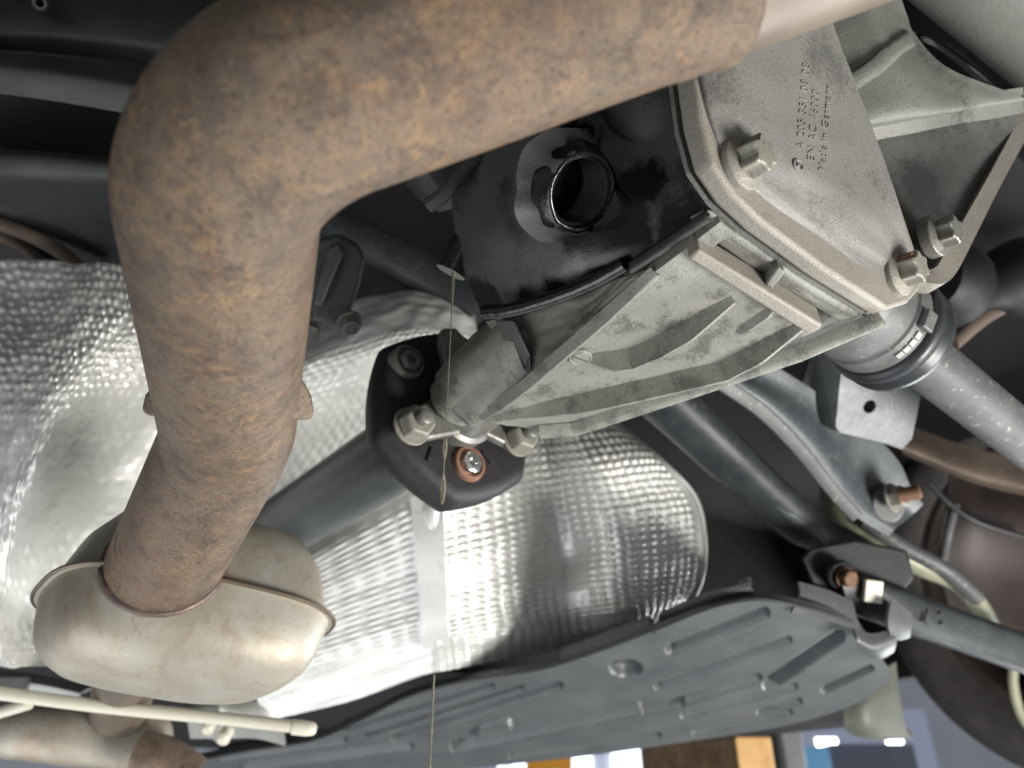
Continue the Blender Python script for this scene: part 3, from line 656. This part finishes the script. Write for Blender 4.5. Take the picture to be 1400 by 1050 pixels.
MB().lathe(HC, HX, [(-.018, .030), (-.013, .026), (-.008, .0235), (-.004, .0218), (-.0005, .0206), (.0006, .0198)], 64, lambda a: 1 + .03 * math.cos(3 * a + 1) + .09 * noise.noise((math.cos(a) * 2.5, math.sin(a) * 2.5, 7)), False).build('filler_boss', 'oily_wall', DF, 60)
pr = [(.0005, .0199), (.001, .0195), (.0005, .0182), (-.002, .0175)]
for k in range(9):
    s0 = -.003 - k * .0023; pr += [(s0, .0162), (s0 - .0011, .0178)]
pr += [(-.024, .0165), (-.028, .0165), (-.028, .0005)]
hb = MB().lathe(HC, HX, pr, 64, None, False).build('filler_thread', 'dark_thread', DF, 30)
MB().lathe(HC, HX, [(-.010, .0245), (-.006, .0238), (-.003, .0226), (-.0006, .0212), (.0011, .0204), (.0012, .0194)], 64, lambda a: 1 + .05 * noise.noise((math.cos(a) * 2, math.sin(a) * 2, 3)) - .06 * max(0, math.cos(a - 2.6)), False).build('oily_rim', 'wet_oil', DF, 60)
# grey cast flank left of the hole and the slot above it
m = MB(); m.tube([A(*p) for p in cr([(744, 207, .400), (762, 190, .399), (785, 170, .402), (804, 164, .404), (818, 176, .403), (812, 194, .399), (792, 206, .396), (768, 217, .394), (750, 217, .396), (744, 207, .400)], 48)], .0022, 10); m.build('slot_rim', 'cast_dark', DF)
m = MB(); m.prism([A(*p) for p in [(748, 208, .403), (766, 190, .402), (788, 172, .404), (808, 172, .406), (808, 190, .403), (788, 204, .400), (766, 214, .399)]], ray(780, 195) * .02); m.build('slot', 'wet_oil', DF, 30)
m = MB(); m.tube([A(*p) for p in cr([(745, 200, .398), (757, 180, .398), (775, 165, .402), (790, 152, .41)], 16)], .006, 12); m.build('slot_rib', 'wet_oil', DF)
# pale round bearing cap behind the exhaust
MB().lathe(A(885, 135, .40), camvec(-.45, -.8, -.25), [(-.04, .03), (-.01, .028), (.004, .025), (.011, .018), (.014, .008), (.0145, .001)], 40).build('bearing_cap', 'cast_dark', DF, 60)
# --- nose
NA = A(712, 470, .470); NE = A(616, 552, .508); NX = (NE - NA).normalized(); NL = (NE - NA).length
MB().lathe(NA, NX, [(-.03, .008), (-.02, .014), (.0, .018), (NL * .55, .0185), (NL * .8, .0185), (NL * .97, .018), (NL, .016), (NL + .004, .012)], 64).build('nose_core', 'cast_aluminium', DF, 40)
m = MB(); m.patch([[(676, 434, .478), (640, 464, .492), (600, 506, .512), (594, 526, .522)], [(690, 440, .453), (646, 476, .471), (606, 516, .489), (601, 538, .498)], [(697, 454, .447), (655, 490, .464), (618, 526, .481), (609, 549, .490)],
                   [(708, 484, .447), (670, 514, .462), (636, 545, .478), (622, 563, .486)], [(723, 519, .4525), (690, 545, .4645), (655, 571, .478), (640, 578, .484)], [(735, 530, .475), (700, 556, .485), (660, 578, .495), (642, 584, .50)]], 40, 50, lambda u, v: .0006 * noise.noise((u * 6, v * 6, 4)), .006); m.build('nose_housing', 'cast_aluminium', DF, 40)
# --- underside
und = [[(985, 303), (1050, 352), (1120, 400), (1198, 440)], [(935, 342), (1000, 392), (1065, 436), (1122, 470)], [(880, 384), (930, 440), (985, 492), (1015, 518)],
       [(800, 452), (835, 500), (862, 540), (905, 556)], [(724, 518), (745, 545), (770, 570), (815, 580)], [(655, 571), (668, 576), (690, 581), (735, 587)]]
offs = [0, .006, .008, .018]
m = MB(); m.patch([[(x, y, BP.d(x, y) + offs[i]) for i, (x, y) in enumerate(r)] for r in und], 70, 90, lambda u, v: .0008 * noise.noise((u * 8, v * 9, 5)) - .014 * band(v, .065, .15, .012) * band(u, .12, .86, .03), .006)
bu = m.bvh(); m.build('underside', 'cast_aluminium', DF, 50)
def onb(pts, off=0): return [q for q in (on(bu, x, y, off) for x, y in pts) if q]
def cr2(pts, n): return [p[:2] for p in cr(pts, n)]
def pol(pts, n=14):
    out = []
    for (x0, y0), (x1, y1) in zip(pts, pts[1:]): out += [(x0 + (x1 - x0) * k / n, y0 + (y1 - y0) * k / n) for k in range(n)]
    return out + [pts[-1]]
ribs = [([(894, 369), (722, 519), (652, 573)], .004, .0045, .0012, 0), ([(1004, 408), (900, 468), (862, 484), (806, 490)], .0115, .0060, .0012, 0),
        ([(1102, 440), (990, 499), (871, 527), (655, 575)], .0120, .0058, .0014, 0), ([(1060, 420), (1010, 455)], .004, .005, .0015, 0)]
for pts, hh_, wb, wt, _ in ribs:
    p = onb(pol(pts), -.002)
    MB().rib(p, BN, lambda k, H=hh_: H * (.3 + .7 * min(1, 5 * k, 5 * (1 - k))) + .002, wb, wt).build('rib', 'cast_aluminium', DF, 40)
ed = [A(x, y, BP.d(x, y) + .010) for x, y in pol([(1205, 432), (1092, 481), (950, 530), (784, 585), (738, 588)], 10)]
MB().rib(ed, BN, .006, .006, .0026).build('lower_edge', 'cast_aluminium', DF, 40)
# cross bar and its pocket webs
a, b = (948, 350), (1116, 453)
pl = [A(x, y, BP.d(x, y) - .010) for x, y in ((940, 355), (955, 341), (1126, 446), (1106, 458))]
m = MB(); m.prism(pl, -BN * .014); m.build('cross_bar', 'cast_flange', DF, 30, .0016)
for q in (((1040, 375), (1060, 388), (1072, 372), (1052, 360)),):
    m = MB(); m.prism([A(x, y, BP.d(x, y) - .004) for x, y in ((1046, 390), (1056, 396), (1074, 372), (1064, 366))], -BN * .01); m.build('pocket_web', 'cast_aluminium', DF, 30, .001)
# casting plug
q = on(bu, 793, 484, 0)
MB().lathe(q, BN, [(-.004, .0068), (.0028, .0066), (.0035, .0058), (.003, .005), (.0036, .0046), (.0036, .0005)], 28).build('casting_plug', 'cast_aluminium', DF, 40)
MB().box(q + BN * .0035, (A(800, 487, BP.d(800, 487)) - A(786, 482, BP.d(786, 482))).normalized() * .0045, BN * .0007, Vector((0, 1, 0)).cross(BN) * .0005).build('plug_slot', 'cast_dark', DF, 0)
# --- sloping dark side between ridge and lip
m = MB(); m.patch([[(664, 440, .462), (730, 424, .440), (800, 403, .414), (850, 376, .392), (893, 367, .380)], [(690, 478, .462), (750, 452, .438), (808, 425, .412), (852, 385, .39), (893, 368.5, .379)],
                   [(721, 519, BP.d(721, 519) - .001), (760, 487, BP.d(760, 487)), (815, 438, BP.d(815, 438)), (860, 398, BP.d(860, 398)), (894, 370, BP.d(894, 370))]], 50, 30, lambda u, v: .0008 * noise.noise((u * 9, v * 6, 2)), .004)
m.build('side_slope', 'cast_dusky', DF, 60)
m = MB(); m.prism([A(*p) for p in [(676, 437, .446), (700, 437, .438), (724, 486, .440), (716, 508, .452), (706, 508, .458)]], ray(700, 470) * .012 + Vector((.006, 0, 0))); m.build('gusset', 'cast_dark', DF, 30, .0012)
m = MB(); m.prism([A(*p) for p in [(724, 484, .440), (726, 512, .444), (706, 526, .456), (704, 508, .458), (716, 508, .452)]], ray(700, 470) * .012); m.build('gusset_foot', 'cast_dark', DF, 30, .001)
# black lip where oil has run
lp = cr([(662, 434, .452), (700, 430, .440), (760, 413, .420), (812, 392, .403), (856, 368, .388)], 40)
m = MB(); m.tube([A(x, y - 7, d) for x, y, d in lp], .0042, 12, True, lambda k, a: 1 + .07 * noise.noise((k * 30, a * 1.5, 3))); m.build('oily_lip', 'wet_oil', DF, 60)
m = MB(); m.tube([A(x, y, d - .002) for x, y, d in lp], .0012, 8, True, lambda k, a: 1 + .15 * noise.noise((k * 40, a, 8))); m.build('lip_edge', 'cast_dark', DF, 60)
for off, mt in ((0, 'wet_oil'), (8, 'cast_dark')):
    m = MB(); m.tube([A(x, y + off, d) for x, y, d in cr([(862, 362, .385), (905, 334, .372), (945, 306, .36), (968, 290, .353)], 20)], .0018, 8); m.build('seam_rail', mt, DF)
# --- cover
flo = [(944, 20), (949, 100), (958, 165), (974, 224), (1004, 268), (1045, 306), (1128, 368), (1214, 423), (1243, 414), (1258, 397), (1262, 378), (1250, 335), (1222, 250), (1190, 160), (1158, 80), (1130, 0), (1050, -120)]
poly = [CP.hit(*p) for p in flo]
cover = MB().prism(poly, -CN * .011).build('cover_flange', 'cast_flange', DF, 30, .0025, 3)
g = [p - CN * .0125 + Vector((0, 0, .0015)) for p in poly]; MB().prism(g, -CN * .0022).build('sealant_bead', 'cast_bracket', DF, 30)
hf = [p - CN * .0155 for p in poly[4:11]] + [CP.hit(1200, 330, -.0155), CP.hit(1040, 250, -.0155)]; MB().prism(hf, -CN * .013).build('housing_flange', 'cast_aluminium', DF, 30, .003, 3)
c0 = [(944, 20), (950, 90), (966, 165), (1000, 232), (1065, 290), (1145, 345), (1205, 385), (1228, 398)]
c1 = [(956, 20), (966, 90), (986, 160), (1022, 222), (1085, 277), (1158, 328), (1214, 364), (1236, 386)]
c2 = [(1020, 20), (1030, 80), (1052, 140), (1086, 200), (1134, 250), (1186, 300), (1222, 340), (1246, 372)]
c3 = [(1128, 10), (1152, 70), (1174, 125), (1194, 178), (1212, 228), (1228, 278), (1240, 322), (1254, 360)]
c4 = [(x + 1.5, y - .5) for x, y in c3]
dl = [-.001, .006, .018, .026]
cl = [c0, c1, c2, c3]
rowsC = [[(c[k][0], c[k][1], CP.d(*c[k]) - dl[i] * (1 if k < 6 else (.7 if k == 6 else .35))) for i, c in enumerate(cl)] for k in range(8)]
m = MB(); m.patch(rowsC, 70, 80, lambda u, v: .0006 * noise.noise((u * 6, v * 8, 9)), .016); bc = m.bvh()
dome = m.build('cover_dome', 'cast_cover', DF, 60); tag(dome, 'pale cast cover with raised part number lettering')
# raised lettering
def lettering(txt, o, along, up, size):
    c = bpy.data.curves.new('t', 'FONT'); c.body = txt; c.size = 1; c.extrude = .5; c.resolution_u = 3; c.space_character = 1.12
    ob = bpy.data.objects.new('t', c); COL.objects.link(ob); bpy.context.view_layer.update()
    me = bpy.data.meshes.new_from_object(ob.evaluated_get(bpy.context.evaluated_depsgraph_get()))
    bpy.data.objects.remove(ob); m = MB()
    for v in me.vertices:
        px = o[0] + along[0] * v.co.x * size + up[0] * v.co.y * size; py = o[1] + along[1] * v.co.x * size + up[1] * v.co.y * size
        q = on(bc, px, py, (v.co.z + .5) * .00055 - .0001); m.v.append(q or A(px, py, .4))
    m.f = [tuple(p.vertices) for p in me.polygons]; bpy.data.meshes.remove(me)
    return m.build('raised_lettering', 'cast_cover', dome, 30)
lettering('A 205 351 08 08', (1098, 206), (.075, -1.0), (-.95, -.25), 15.5)
lettering('EN AC 46000', (1113, 222), (.075, -1.0), (-.95, -.25), 15.5)
lettering('Made in Germany', (1128, 236), (.075, -1.0), (-.95, -.25), 14.8)
ring = [on(bc, 1090 + 6 * math.cos(a) + 1.5 * math.sin(a), 226 + 7 * math.sin(a) + 1 * math.cos(a), .0006) for a in [i * math.pi / 12 for i in range(25)]]
MB().tube(ring, .0005, 6).build('raised_mark', 'cast_cover', dome)
MB().tube([on(bc, x, y, .0006) for x, y in cr2([(1088, 221), (1093, 224), (1087, 228), (1092, 231)], 8)], .0005, 6).build('raised_mark', 'cast_cover', dome)
# recessed wing right of the dome, its rim and the cast arm above it
m = MB(); m.patch([[(1176, 160, .47), (1260, 152, .475), (1330, 142, .49), (1400, 128, .51)], [(1192, 225, .468), (1265, 215, .478), (1325, 200, .492), (1390, 180, .512)], [(1208, 290, .462), (1268, 275, .466), (1315, 262, .482), (1358, 250, .50)], [(1222, 340, .456), (1270, 335, .456), (1300, 330, .462), (1322, 322, .472)], [(1236, 375, .452), (1270, 378, .452), (1285, 378, .455), (1296, 372, .46)]], 40, 40, lambda u, v: -.006 * band(u, .25, .6, .2) * (1 - v), .008); m.build('cover_wing', 'cast_dark', DF, 60)  # wing has a darker cast tone than the dome
m = MB(); m.patch([[(1255, 372, .446), (1278, 366, .447), (1290, 350, .452), (1318, 300, .468), (1352, 240, .488), (1385, 178, .51), (1425, 100, .535)], [(1258, 385, .443), (1288, 388, .444), (1308, 372, .450), (1336, 318, .466), (1368, 254, .486), (1404, 188, .508), (1445, 112, .53)]], 60, 6, None, .012); m.build('wing_rim', 'cast_flange', DF, 50)
m = MB(); m.patch([[(1100, -30, .465), (1180, -30, .465), (1225, -20, .475)], [(1120, 40, .458), (1190, 25, .46), (1240, 20, .475)], [(1140, 90, .455), (1205, 62, .456), (1252, 48, .472)], [(1160, 130, .452), (1240, 105, .455), (1300, 95, .475)], [(1176, 172, .452), (1290, 150, .462), (1395, 132, .50)], [(1180, 177, .475), (1290, 156, .48), (1395, 137, .51)]], 40, 50, lambda u, v: .001 * noise.noise((u * 5, v * 5, 6)), .008); ba = m.bvh(); m.build('cast_arm', 'cast_bracket', DF, 60)
p = [q for q in (on(ba, x, y, 0) for x, y in cr2([(1166, 112), (1195, 92), (1222, 68), (1246, 52)], 16)) if q]
MB().rib(p, -ray(1200, 80).normalized(), .005, .0055, .0035).build('arm_rib', 'cast_bracket', DF, 50)
# cover bolts
def torx(px, py, axoff, label, mat, s=1., pl_off=.0):
    p = CP.hit(px, py, pl_off); ax = CN
    o = MB().lathe(p, ax, [(-.004, .0128 * s), (.0020, .0128 * s), (.0026, .0124 * s), (.0046, .0088 * s), (.0046, .007 * s)], 48).build('bolt', mat, DF, 24); tag(o, label)
    st = lambda a: 1 + .15 * math.cos(6 * a + .5) + .03 * math.cos(12 * a + 1)
    MB().lathe(p, ax, [(.004, .0076 * s), (.0124 * s, .0074 * s), (.0132 * s, .0066 * s), (.0134 * s, .003 * s)], 72, st).build('torx_head', mat, o, 28, 0)
    return o, p
torx(1010, 225, 0, 'dusty bolt beside the raised lettering', 'zinc_dusty', 1.02, .001)
o2, p2 = torx(1268, 326, 0, 'clean grey bolt in the cover wing', 'zinc_steel', .98, .004)
o3, p3 = torx(1224, 374, 0, 'bolt with rust in its head', 'zinc_dusty', 1.02, .001)
ax = CN; u_, w_ = basis(ax)
best = max((( (math.cos(a) * u_ + math.sin(a) * w_).dot(camvec(-.4, -.3, .85)), a) for a in [-.5 / 6 + math.pi / 6 + k * math.pi / 3 for k in range(6)]))[1]
dv = u_ * math.cos(best) + w_ * math.sin(best)
MB().lathe(p3 + dv * .0072 + ax * .0045, ax, [(0, .0022), (.007, .002), (.0073, .001)], 12).build('rust_patch', 'rusty_bolt', o3)
# --- pinion flange with three arms
fo = MB()
cz = face(640, 560, .012)
fl = MB().lathe(cz + FY * .006, -FY, [(-.01, .024), (.004, .024), (.006, .021), (.03, .019)], 40).build('pinion_flange', 'zinc_steel', DF)
for (x0, y0), (x1, y1) in (((640, 560), (566, 585)), ((640, 560), (706, 605)), ((640, 560), (612, 470))):
    a0 = face(x0, y0, .006); a1 = face(x1, y1, .006); dd = (a1 - a0).normalized(); sd = dd.cross(FY).normalized()
    m = MB(); m.prism([a0 - sd * .017, a1 - sd * .011, a1 + dd * .009 - sd * .006, a1 + dd * .009 + sd * .006, a1 + sd * .011, a0 + sd * .017], -FY * .008); m.build('flange_arm', 'zinc_steel', fl, 30, .002)
for x, y in ((564, 582), (708, 600)):
    hb_ = hexbolt(face(x, y, .014), -FY, .0112, .0115, 'flange_nut', 'zinc_dusty', fl, 1.15)
    MB().lathe(face(x, y, .014), -FY, [(.01, .005), (.017, .005), (.018, .0035)], 16).build('stud_end', 'zinc_steel', hb_)

# ================================================================ bits behind the exhaust bend
t = thing('rubber_mount', A(600, 235, .5), 'dark grey rubber bushing peeking out under the exhaust pipe', 'bushing')
ax = camvec(-.72, -.2, -.62).normalized(); o_ = A(592, 225, .50)
MB().lathe(o_ - ax * .03, ax, [(-.04, .034), (.0, .036), (.012, .038), (.018, .038), (.022, .033), (.034, .031), (.044, .027), (.047, .02)], 40).build('bush_body', 'satin_frame', t, 40)
m = MB(); m.tube([A(*p) for p in cr([(585, 282, .462), (610, 262, .458), (640, 225, .456), (690, 165, .455)], 16)], .0045, 10); m.build('moulded_rib', 'satin_frame', t)
t = thing('coil_fitting', A(622, 345, .47), 'small ringed black fitting where the oil thread starts', 'fitting')
m = MB(); ax = camvec(.45, .1, .9).normalized(); pr = []
for k in range(16): pr += [(-.014 + k * .0014, .0098), (-.014 + k * .0014 + .0007, .0103)]
m.lathe(A(630, 346, .480), ax, pr, 32); m.build('ringed_body', 'dark_thread', t, 50)
t = thing('diagonal_strut', A(520, 340, .75), 'dark grey strut crossing behind the exhaust bend to the differential', 'strut')
m = MB(); m.tube([A(*p) for p in [(380, 262, .82), (470, 316, .80), (560, 362, .78), (660, 420, .76)]], [.018, .02, .022, .024], 24); m.build('tube', 'dark_arm', t)
t = thing('hanger_bracket', A(460, 390, .56), 'dark moulded bracket with a bright bolt right of the exhaust pipe', 'bracket')
m = MB(); m.prism([A(*p) for p in [(428, 330, .56), (462, 318, .56), (492, 334, .56), (500, 352, .56), (492, 390, .56), (474, 446, .56), (424, 440, .56)]], ray(460, 380) * .035); m.build('bracket_body', 'satin_frame', t, 30, .004, 3)
m = MB(); m.prism([A(*p) for p in [(446, 340, .553), (462, 330, .553), (470, 345, .553), (440, 420, .553), (428, 415, .553)]], ray(460, 380) * .01); m.build('rib', 'satin_frame', t, 30, .002)
hexbolt(A(478, 440, .556), camvec(.35, -.6, -.7).normalized(), .0075, .008, 'bolt_head', 'zinc_steel', t, 1.2)
MB().lathe(A(424, 452, .57), camvec(.1, -.8, -.6), [(0, .008), (.006, .008), (.008, .004)], 20).build('rivet', 'zinc_steel', t)

# ================================================================ bottom left
t = thing('cream_conduit', A(200, 965, .64), 'cream plastic conduit rod crossing below the muffler', 'conduit')
MB().tube([A(*p) for p in cr([(-80, 938, .62), (0, 948, .625), (140, 966, .635), (290, 981, .645), (400, 993, .65), (425, 996, .652)], 30)], .0052, 18).build('rod', 'cream_plastic', t)
MB().lathe(A(400, 994, .65), A(430, 997, .652) - A(400, 994, .65), [(0, .0062), (.012, .0062), (.018, .005), (.02, .003)], 18).build('end_cap', 'cream_plastic', t)
MB().tube([A(*p) for p in cr([(-60, 990, .66), (0, 974, .655), (40, 962, .65)], 10)], .005, 14).build('branch', 'cream_plastic', t)
t = thing('floor_bracket', A(330, 950, .86), 'grey pressed bracket in shade behind the cream conduit', 'bracket')
m = MB(); m.patch([[(255, 945, .86), (300, 935, .86), (345, 925, .86), (380, 930, .87)], [(255, 975, .83), (300, 972, .83), (350, 972, .83), (385, 985, .84)], [(260, 1010, .85), (300, 1010, .85), (350, 1010, .85), (390, 1020, .86)]], 20, 14, lambda u, v: .006 * band(u, .3, .38, .03), .003); m.build('pressing', 'bracket_grey', t, 50)
for x, y in ((285, 994), (306, 1008)):
    MB().lathe(A(x, y, .80), camvec(0, -1, -.2), [(-.01, .007), (.004, .007), (.007, .004)], 20).build('stud', 'cream_plastic', t)
t = thing('left_floor_rail', A(60, 930, .84), 'grey floor rail glimpsed left behind the cream conduit', 'rail')
m = MB(); m.patch([[(-60, 912, .84), (40, 920, .84), (130, 938, .84)], [(-60, 925, .82), (40, 934, .82), (110, 948, .82)], [(-60, 950, .83), (40, 958, .83), (110, 968, .83)]], 16, 10, None, .003); m.build('rail', 'bracket_grey', t, 50)
m = MB(); m.box(A(18, 936, .81), s * .016, h * .004, Vector((0, 0, .008))); m.build('block', 'bracket_grey', t, 0, .002)

# ================================================================ exhaust
EX = thing('exhaust', A(240, 940, .5), 'rusty brown exhaust pipe curving down into a cream coloured muffler', 'exhaust')
PR_ = .033
def fillet(nodes, radii, n):
    out = [nodes[0]]
    for k in range(1, len(nodes) - 1):
        p, a, b = nodes[k], (nodes[k - 1] - nodes[k]).normalized(), (nodes[k + 1] - nodes[k]).normalized()
        th = math.pi - a.angle(b); tl = radii[k - 1] * math.tan(th / 2)
        s0, s1 = p + a * tl, p + b * tl; c = p + (a + b).normalized() * (radii[k - 1] / math.cos(th / 2))
        va, vb = s0 - c, s1 - c; ax = va.cross(vb).normalized()
        for q in range(n + 1): out.append(c + Matrix.Rotation(th * q / n, 3, ax) @ va)
    out.append(nodes[-1]); res = []
    for a, b in zip(out, out[1:]):
        k = max(1, int((b - a).length / .004))
        res += [a + (b - a) * (q / k) for q in range(k)]
    return res + [out[-1]]
nodes = [A(1420, -213, .262), A(296, 171, .2275), A(314, 597, .402), A(192, 838, .492)]
path = fillet(nodes, (.054, .075), 26)
NP_ = len(path) - 1
def px_of(p):
    v = p - CAM; return 700 + FPX * v.dot(Vector((math.cos(YAW), -math.sin(YAW), 0))) / v.dot(camvec(0, 1, 0))
def pipemod(k, a): return 1 + .006 * noise.noise((k * 14, math.cos(a) * 1.2, math.sin(a) * 1.2)) + .010 * max(0, math.cos(a - 2.2)) * noise.noise((k * 40, 3, 1)) * band(k, .62, .80, .03)
i0 = min(range(NP_ // 2), key=lambda i: abs(px_of(path[i]) - 925))
m = MB(); m.tube(path[i0:], PR_, 72, True, pipemod); m.build('main_pipe', 'rusty_steel', EX, 60)
hx_ = (path[0] - path[i0]).normalized(); q0 = path[i0]
m = MB(); m.tube([q0 + hx_ * k for k in (-.014, -.011, -.008, -.004, 0, .002, .0035, .006, .008, .0095, .010)], [PR_ * k for k in (1.0, 1.012, 1.02, 1.02, 1.018, 1.03, 1.045, 1.05, 1.045, 1.02, .97)], 72, True); m.build('swaged_collar', 'rusty_steel', EX, 60)
m = MB(); m.tube([q0 + hx_ * k for k in (.006, .05, .1, .2)], PR_ * .972, 72, True); m.build('rear_pipe', 'heat_tinted_steel', EX, 60)
# hanger lugs on both sides of the pipe
for pts in ([(236, 520, .37), (212, 522, .378), (198, 540, .385), (193, 562, .388), (204, 570, .385), (240, 566, .37)], [(392, 515, .36), (414, 518, .366), (426, 540, .37), (430, 566, .372), (424, 574, .372), (392, 574, .362)]):
    m = MB(); m.prism([A(*p) for p in pts], ray(300, 540) * .022); m.build('hanger_lug', 'rusty_steel', EX, 30, .003, 3)
# muffler: two pressed shells meeting at a seam
e = path[-6]; mf = thing_m = None
rear_l = A(108, 752, .436); rear_r = A(488, 836, .494); front_l = A(26, 840, .50)
ax_w = (rear_r - rear_l); ax_l = (front_l - rear_l); Wd, Ln = ax_w.length, ax_l.length
ex, ey = ax_w.normalized(), ax_l.normalized(); ez = ex.cross(ey).normalized()
if ez.z < 0: ez = -ez
def loop(sc, dz, N=96):
    out = []
    cx_, cy_ = Wd / 2, Ln * .5
    for i in range(N):
        a = 2 * math.pi * i / N; c, s_ = math.cos(a), math.sin(a); n_ = 3.0
        r = (abs(c) ** n_ + abs(s_) ** n_) ** (-1 / n_)
        out.append(rear_l + ex * (cx_ + c * r * cx_ * sc) + ey * (cy_ + s_ * r * cy_ * sc) + ez * dz)
    return out
def shell(sgn, prof, name, mat):
    m = MB(); rings = [m.ring(loop(sc, sgn * dz)) for sc, dz in prof]
    for a, b in zip(rings, rings[1:]): m.bridge(a, b)
    m.f.append(tuple(rings[-1])); global sbv; sbv = m.bvh(); return m.build(name, mat, EX, 60)
low = shell(-1, [(1.035, .0008), (1.0, .001), (.985, .007), (.965, .015), (.935, .024), (.89, .031), (.82, .037), (.72, .042), (.58, .045), (.35, .047), (.1, .0475)], 'muffler_lower_shell', 'muffler_steel')
lbv = sbv
upp = shell(1, [(1.035, .0008), (.99, .001), (.95, .012), (.88, .034), (.74, .052), (.5, .058), (.1, .06)], 'muffler_upper_shell', 'muffler_steel')
m = MB(); lp_ = loop(1.04, 0); m.tube(lp_ + [lp_[0]], .0014, 8, False); m.build('muffler_seam', 'heat_tinted_steel', EX)
# weld where the pipe enters
wx = (path[-2] - path[-8]).normalized(); u_, w_ = basis(wx); ring = []
for k in range(73):
    a = k * 2 * math.pi / 72; s0 = path[-1] - wx * .16 + (u_ * math.cos(a) + w_ * math.sin(a)) * PR_
    hits = [x for x in (lbv.ray_cast(s0, wx)[0], sbv.ray_cast(s0, wx)[0]) if x]
    if hits: ring.append(min(hits, key=lambda q: (q - s0).length))
MB().tube(ring, .0022, 10, False, lambda k, a: 1 + .25 * noise.noise((k * 50, a, 1))).build('weld_bead', 'pipe_weld', EX, 60)
# front muffler and connecting pipe
MB().tube([A(*p) for p in cr([(180, 900, .60), (168, 950, .70), (160, 990, .76), (150, 1020, .82)], 14)], .026, 32).build('connecting_pipe', 'heat_tinted_steel', EX)
MB().tube([A(*p) for p in cr([(0, 1000, .74), (18, 1000, .735), (50, 1000, .73), (110, 1006, .73), (180, 1012, .74), (215, 1014, .745), (236, 1016, .75)], 20)], [.004, .014, .020, .0235, .0245, .025, .0255, .026, .026, .0265, .0265, .026, .026, .026, .025, .025, .024, .023, .02, .014, .004], 36).build('front_muffler', 'muffler_steel', EX, 60)
MB().tube([A(*p) for p in cr([(190, 1030, .70), (225, 1040, .70), (262, 1065, .70)], 10)], .02, 28).build('branch_pipe', 'rusty_steel', EX)

# ================================================================ oil thread
t = thing('oil_thread', A(620, 372, .449) - Vector((0, 0, .26)), 'thin thread of oil with falling drops below the filler hole', 'oil')
o0 = A(620, 372, .447)
def fall(z): return o0 + Vector((0, 0, -z))
MB().tube([fall(z) for z in [i * .004 for i in range(27)]], [.0011 - .00078 * min(1, i / 8) for i in range(27)], 10).build('thread', 'oil', t)
MB().tube([fall(.106 + i * .0012) for i in range(13)], [.0003 + .0009 * math.sin(math.pi * i / 12) for i in range(13)], 12).build('drop', 'oil', t)
MB().tube([fall(.118 + i * .003) for i in range(4)], .00028, 8).build('thread', 'oil', t)
MB().tube([fall(.1275 + i * .0012) for i in range(14)], [.0003 + .0010 * abs(math.sin(math.pi * i / 13)) ** .5 for i in range(14)], 12).build('drop', 'oil', t)
MB().tube([fall(.222 + i * .004) for i in range(14)], [.0004 + .0002 * i / 13 for i in range(14)], 10).build('thread', 'oil', t)
clean()
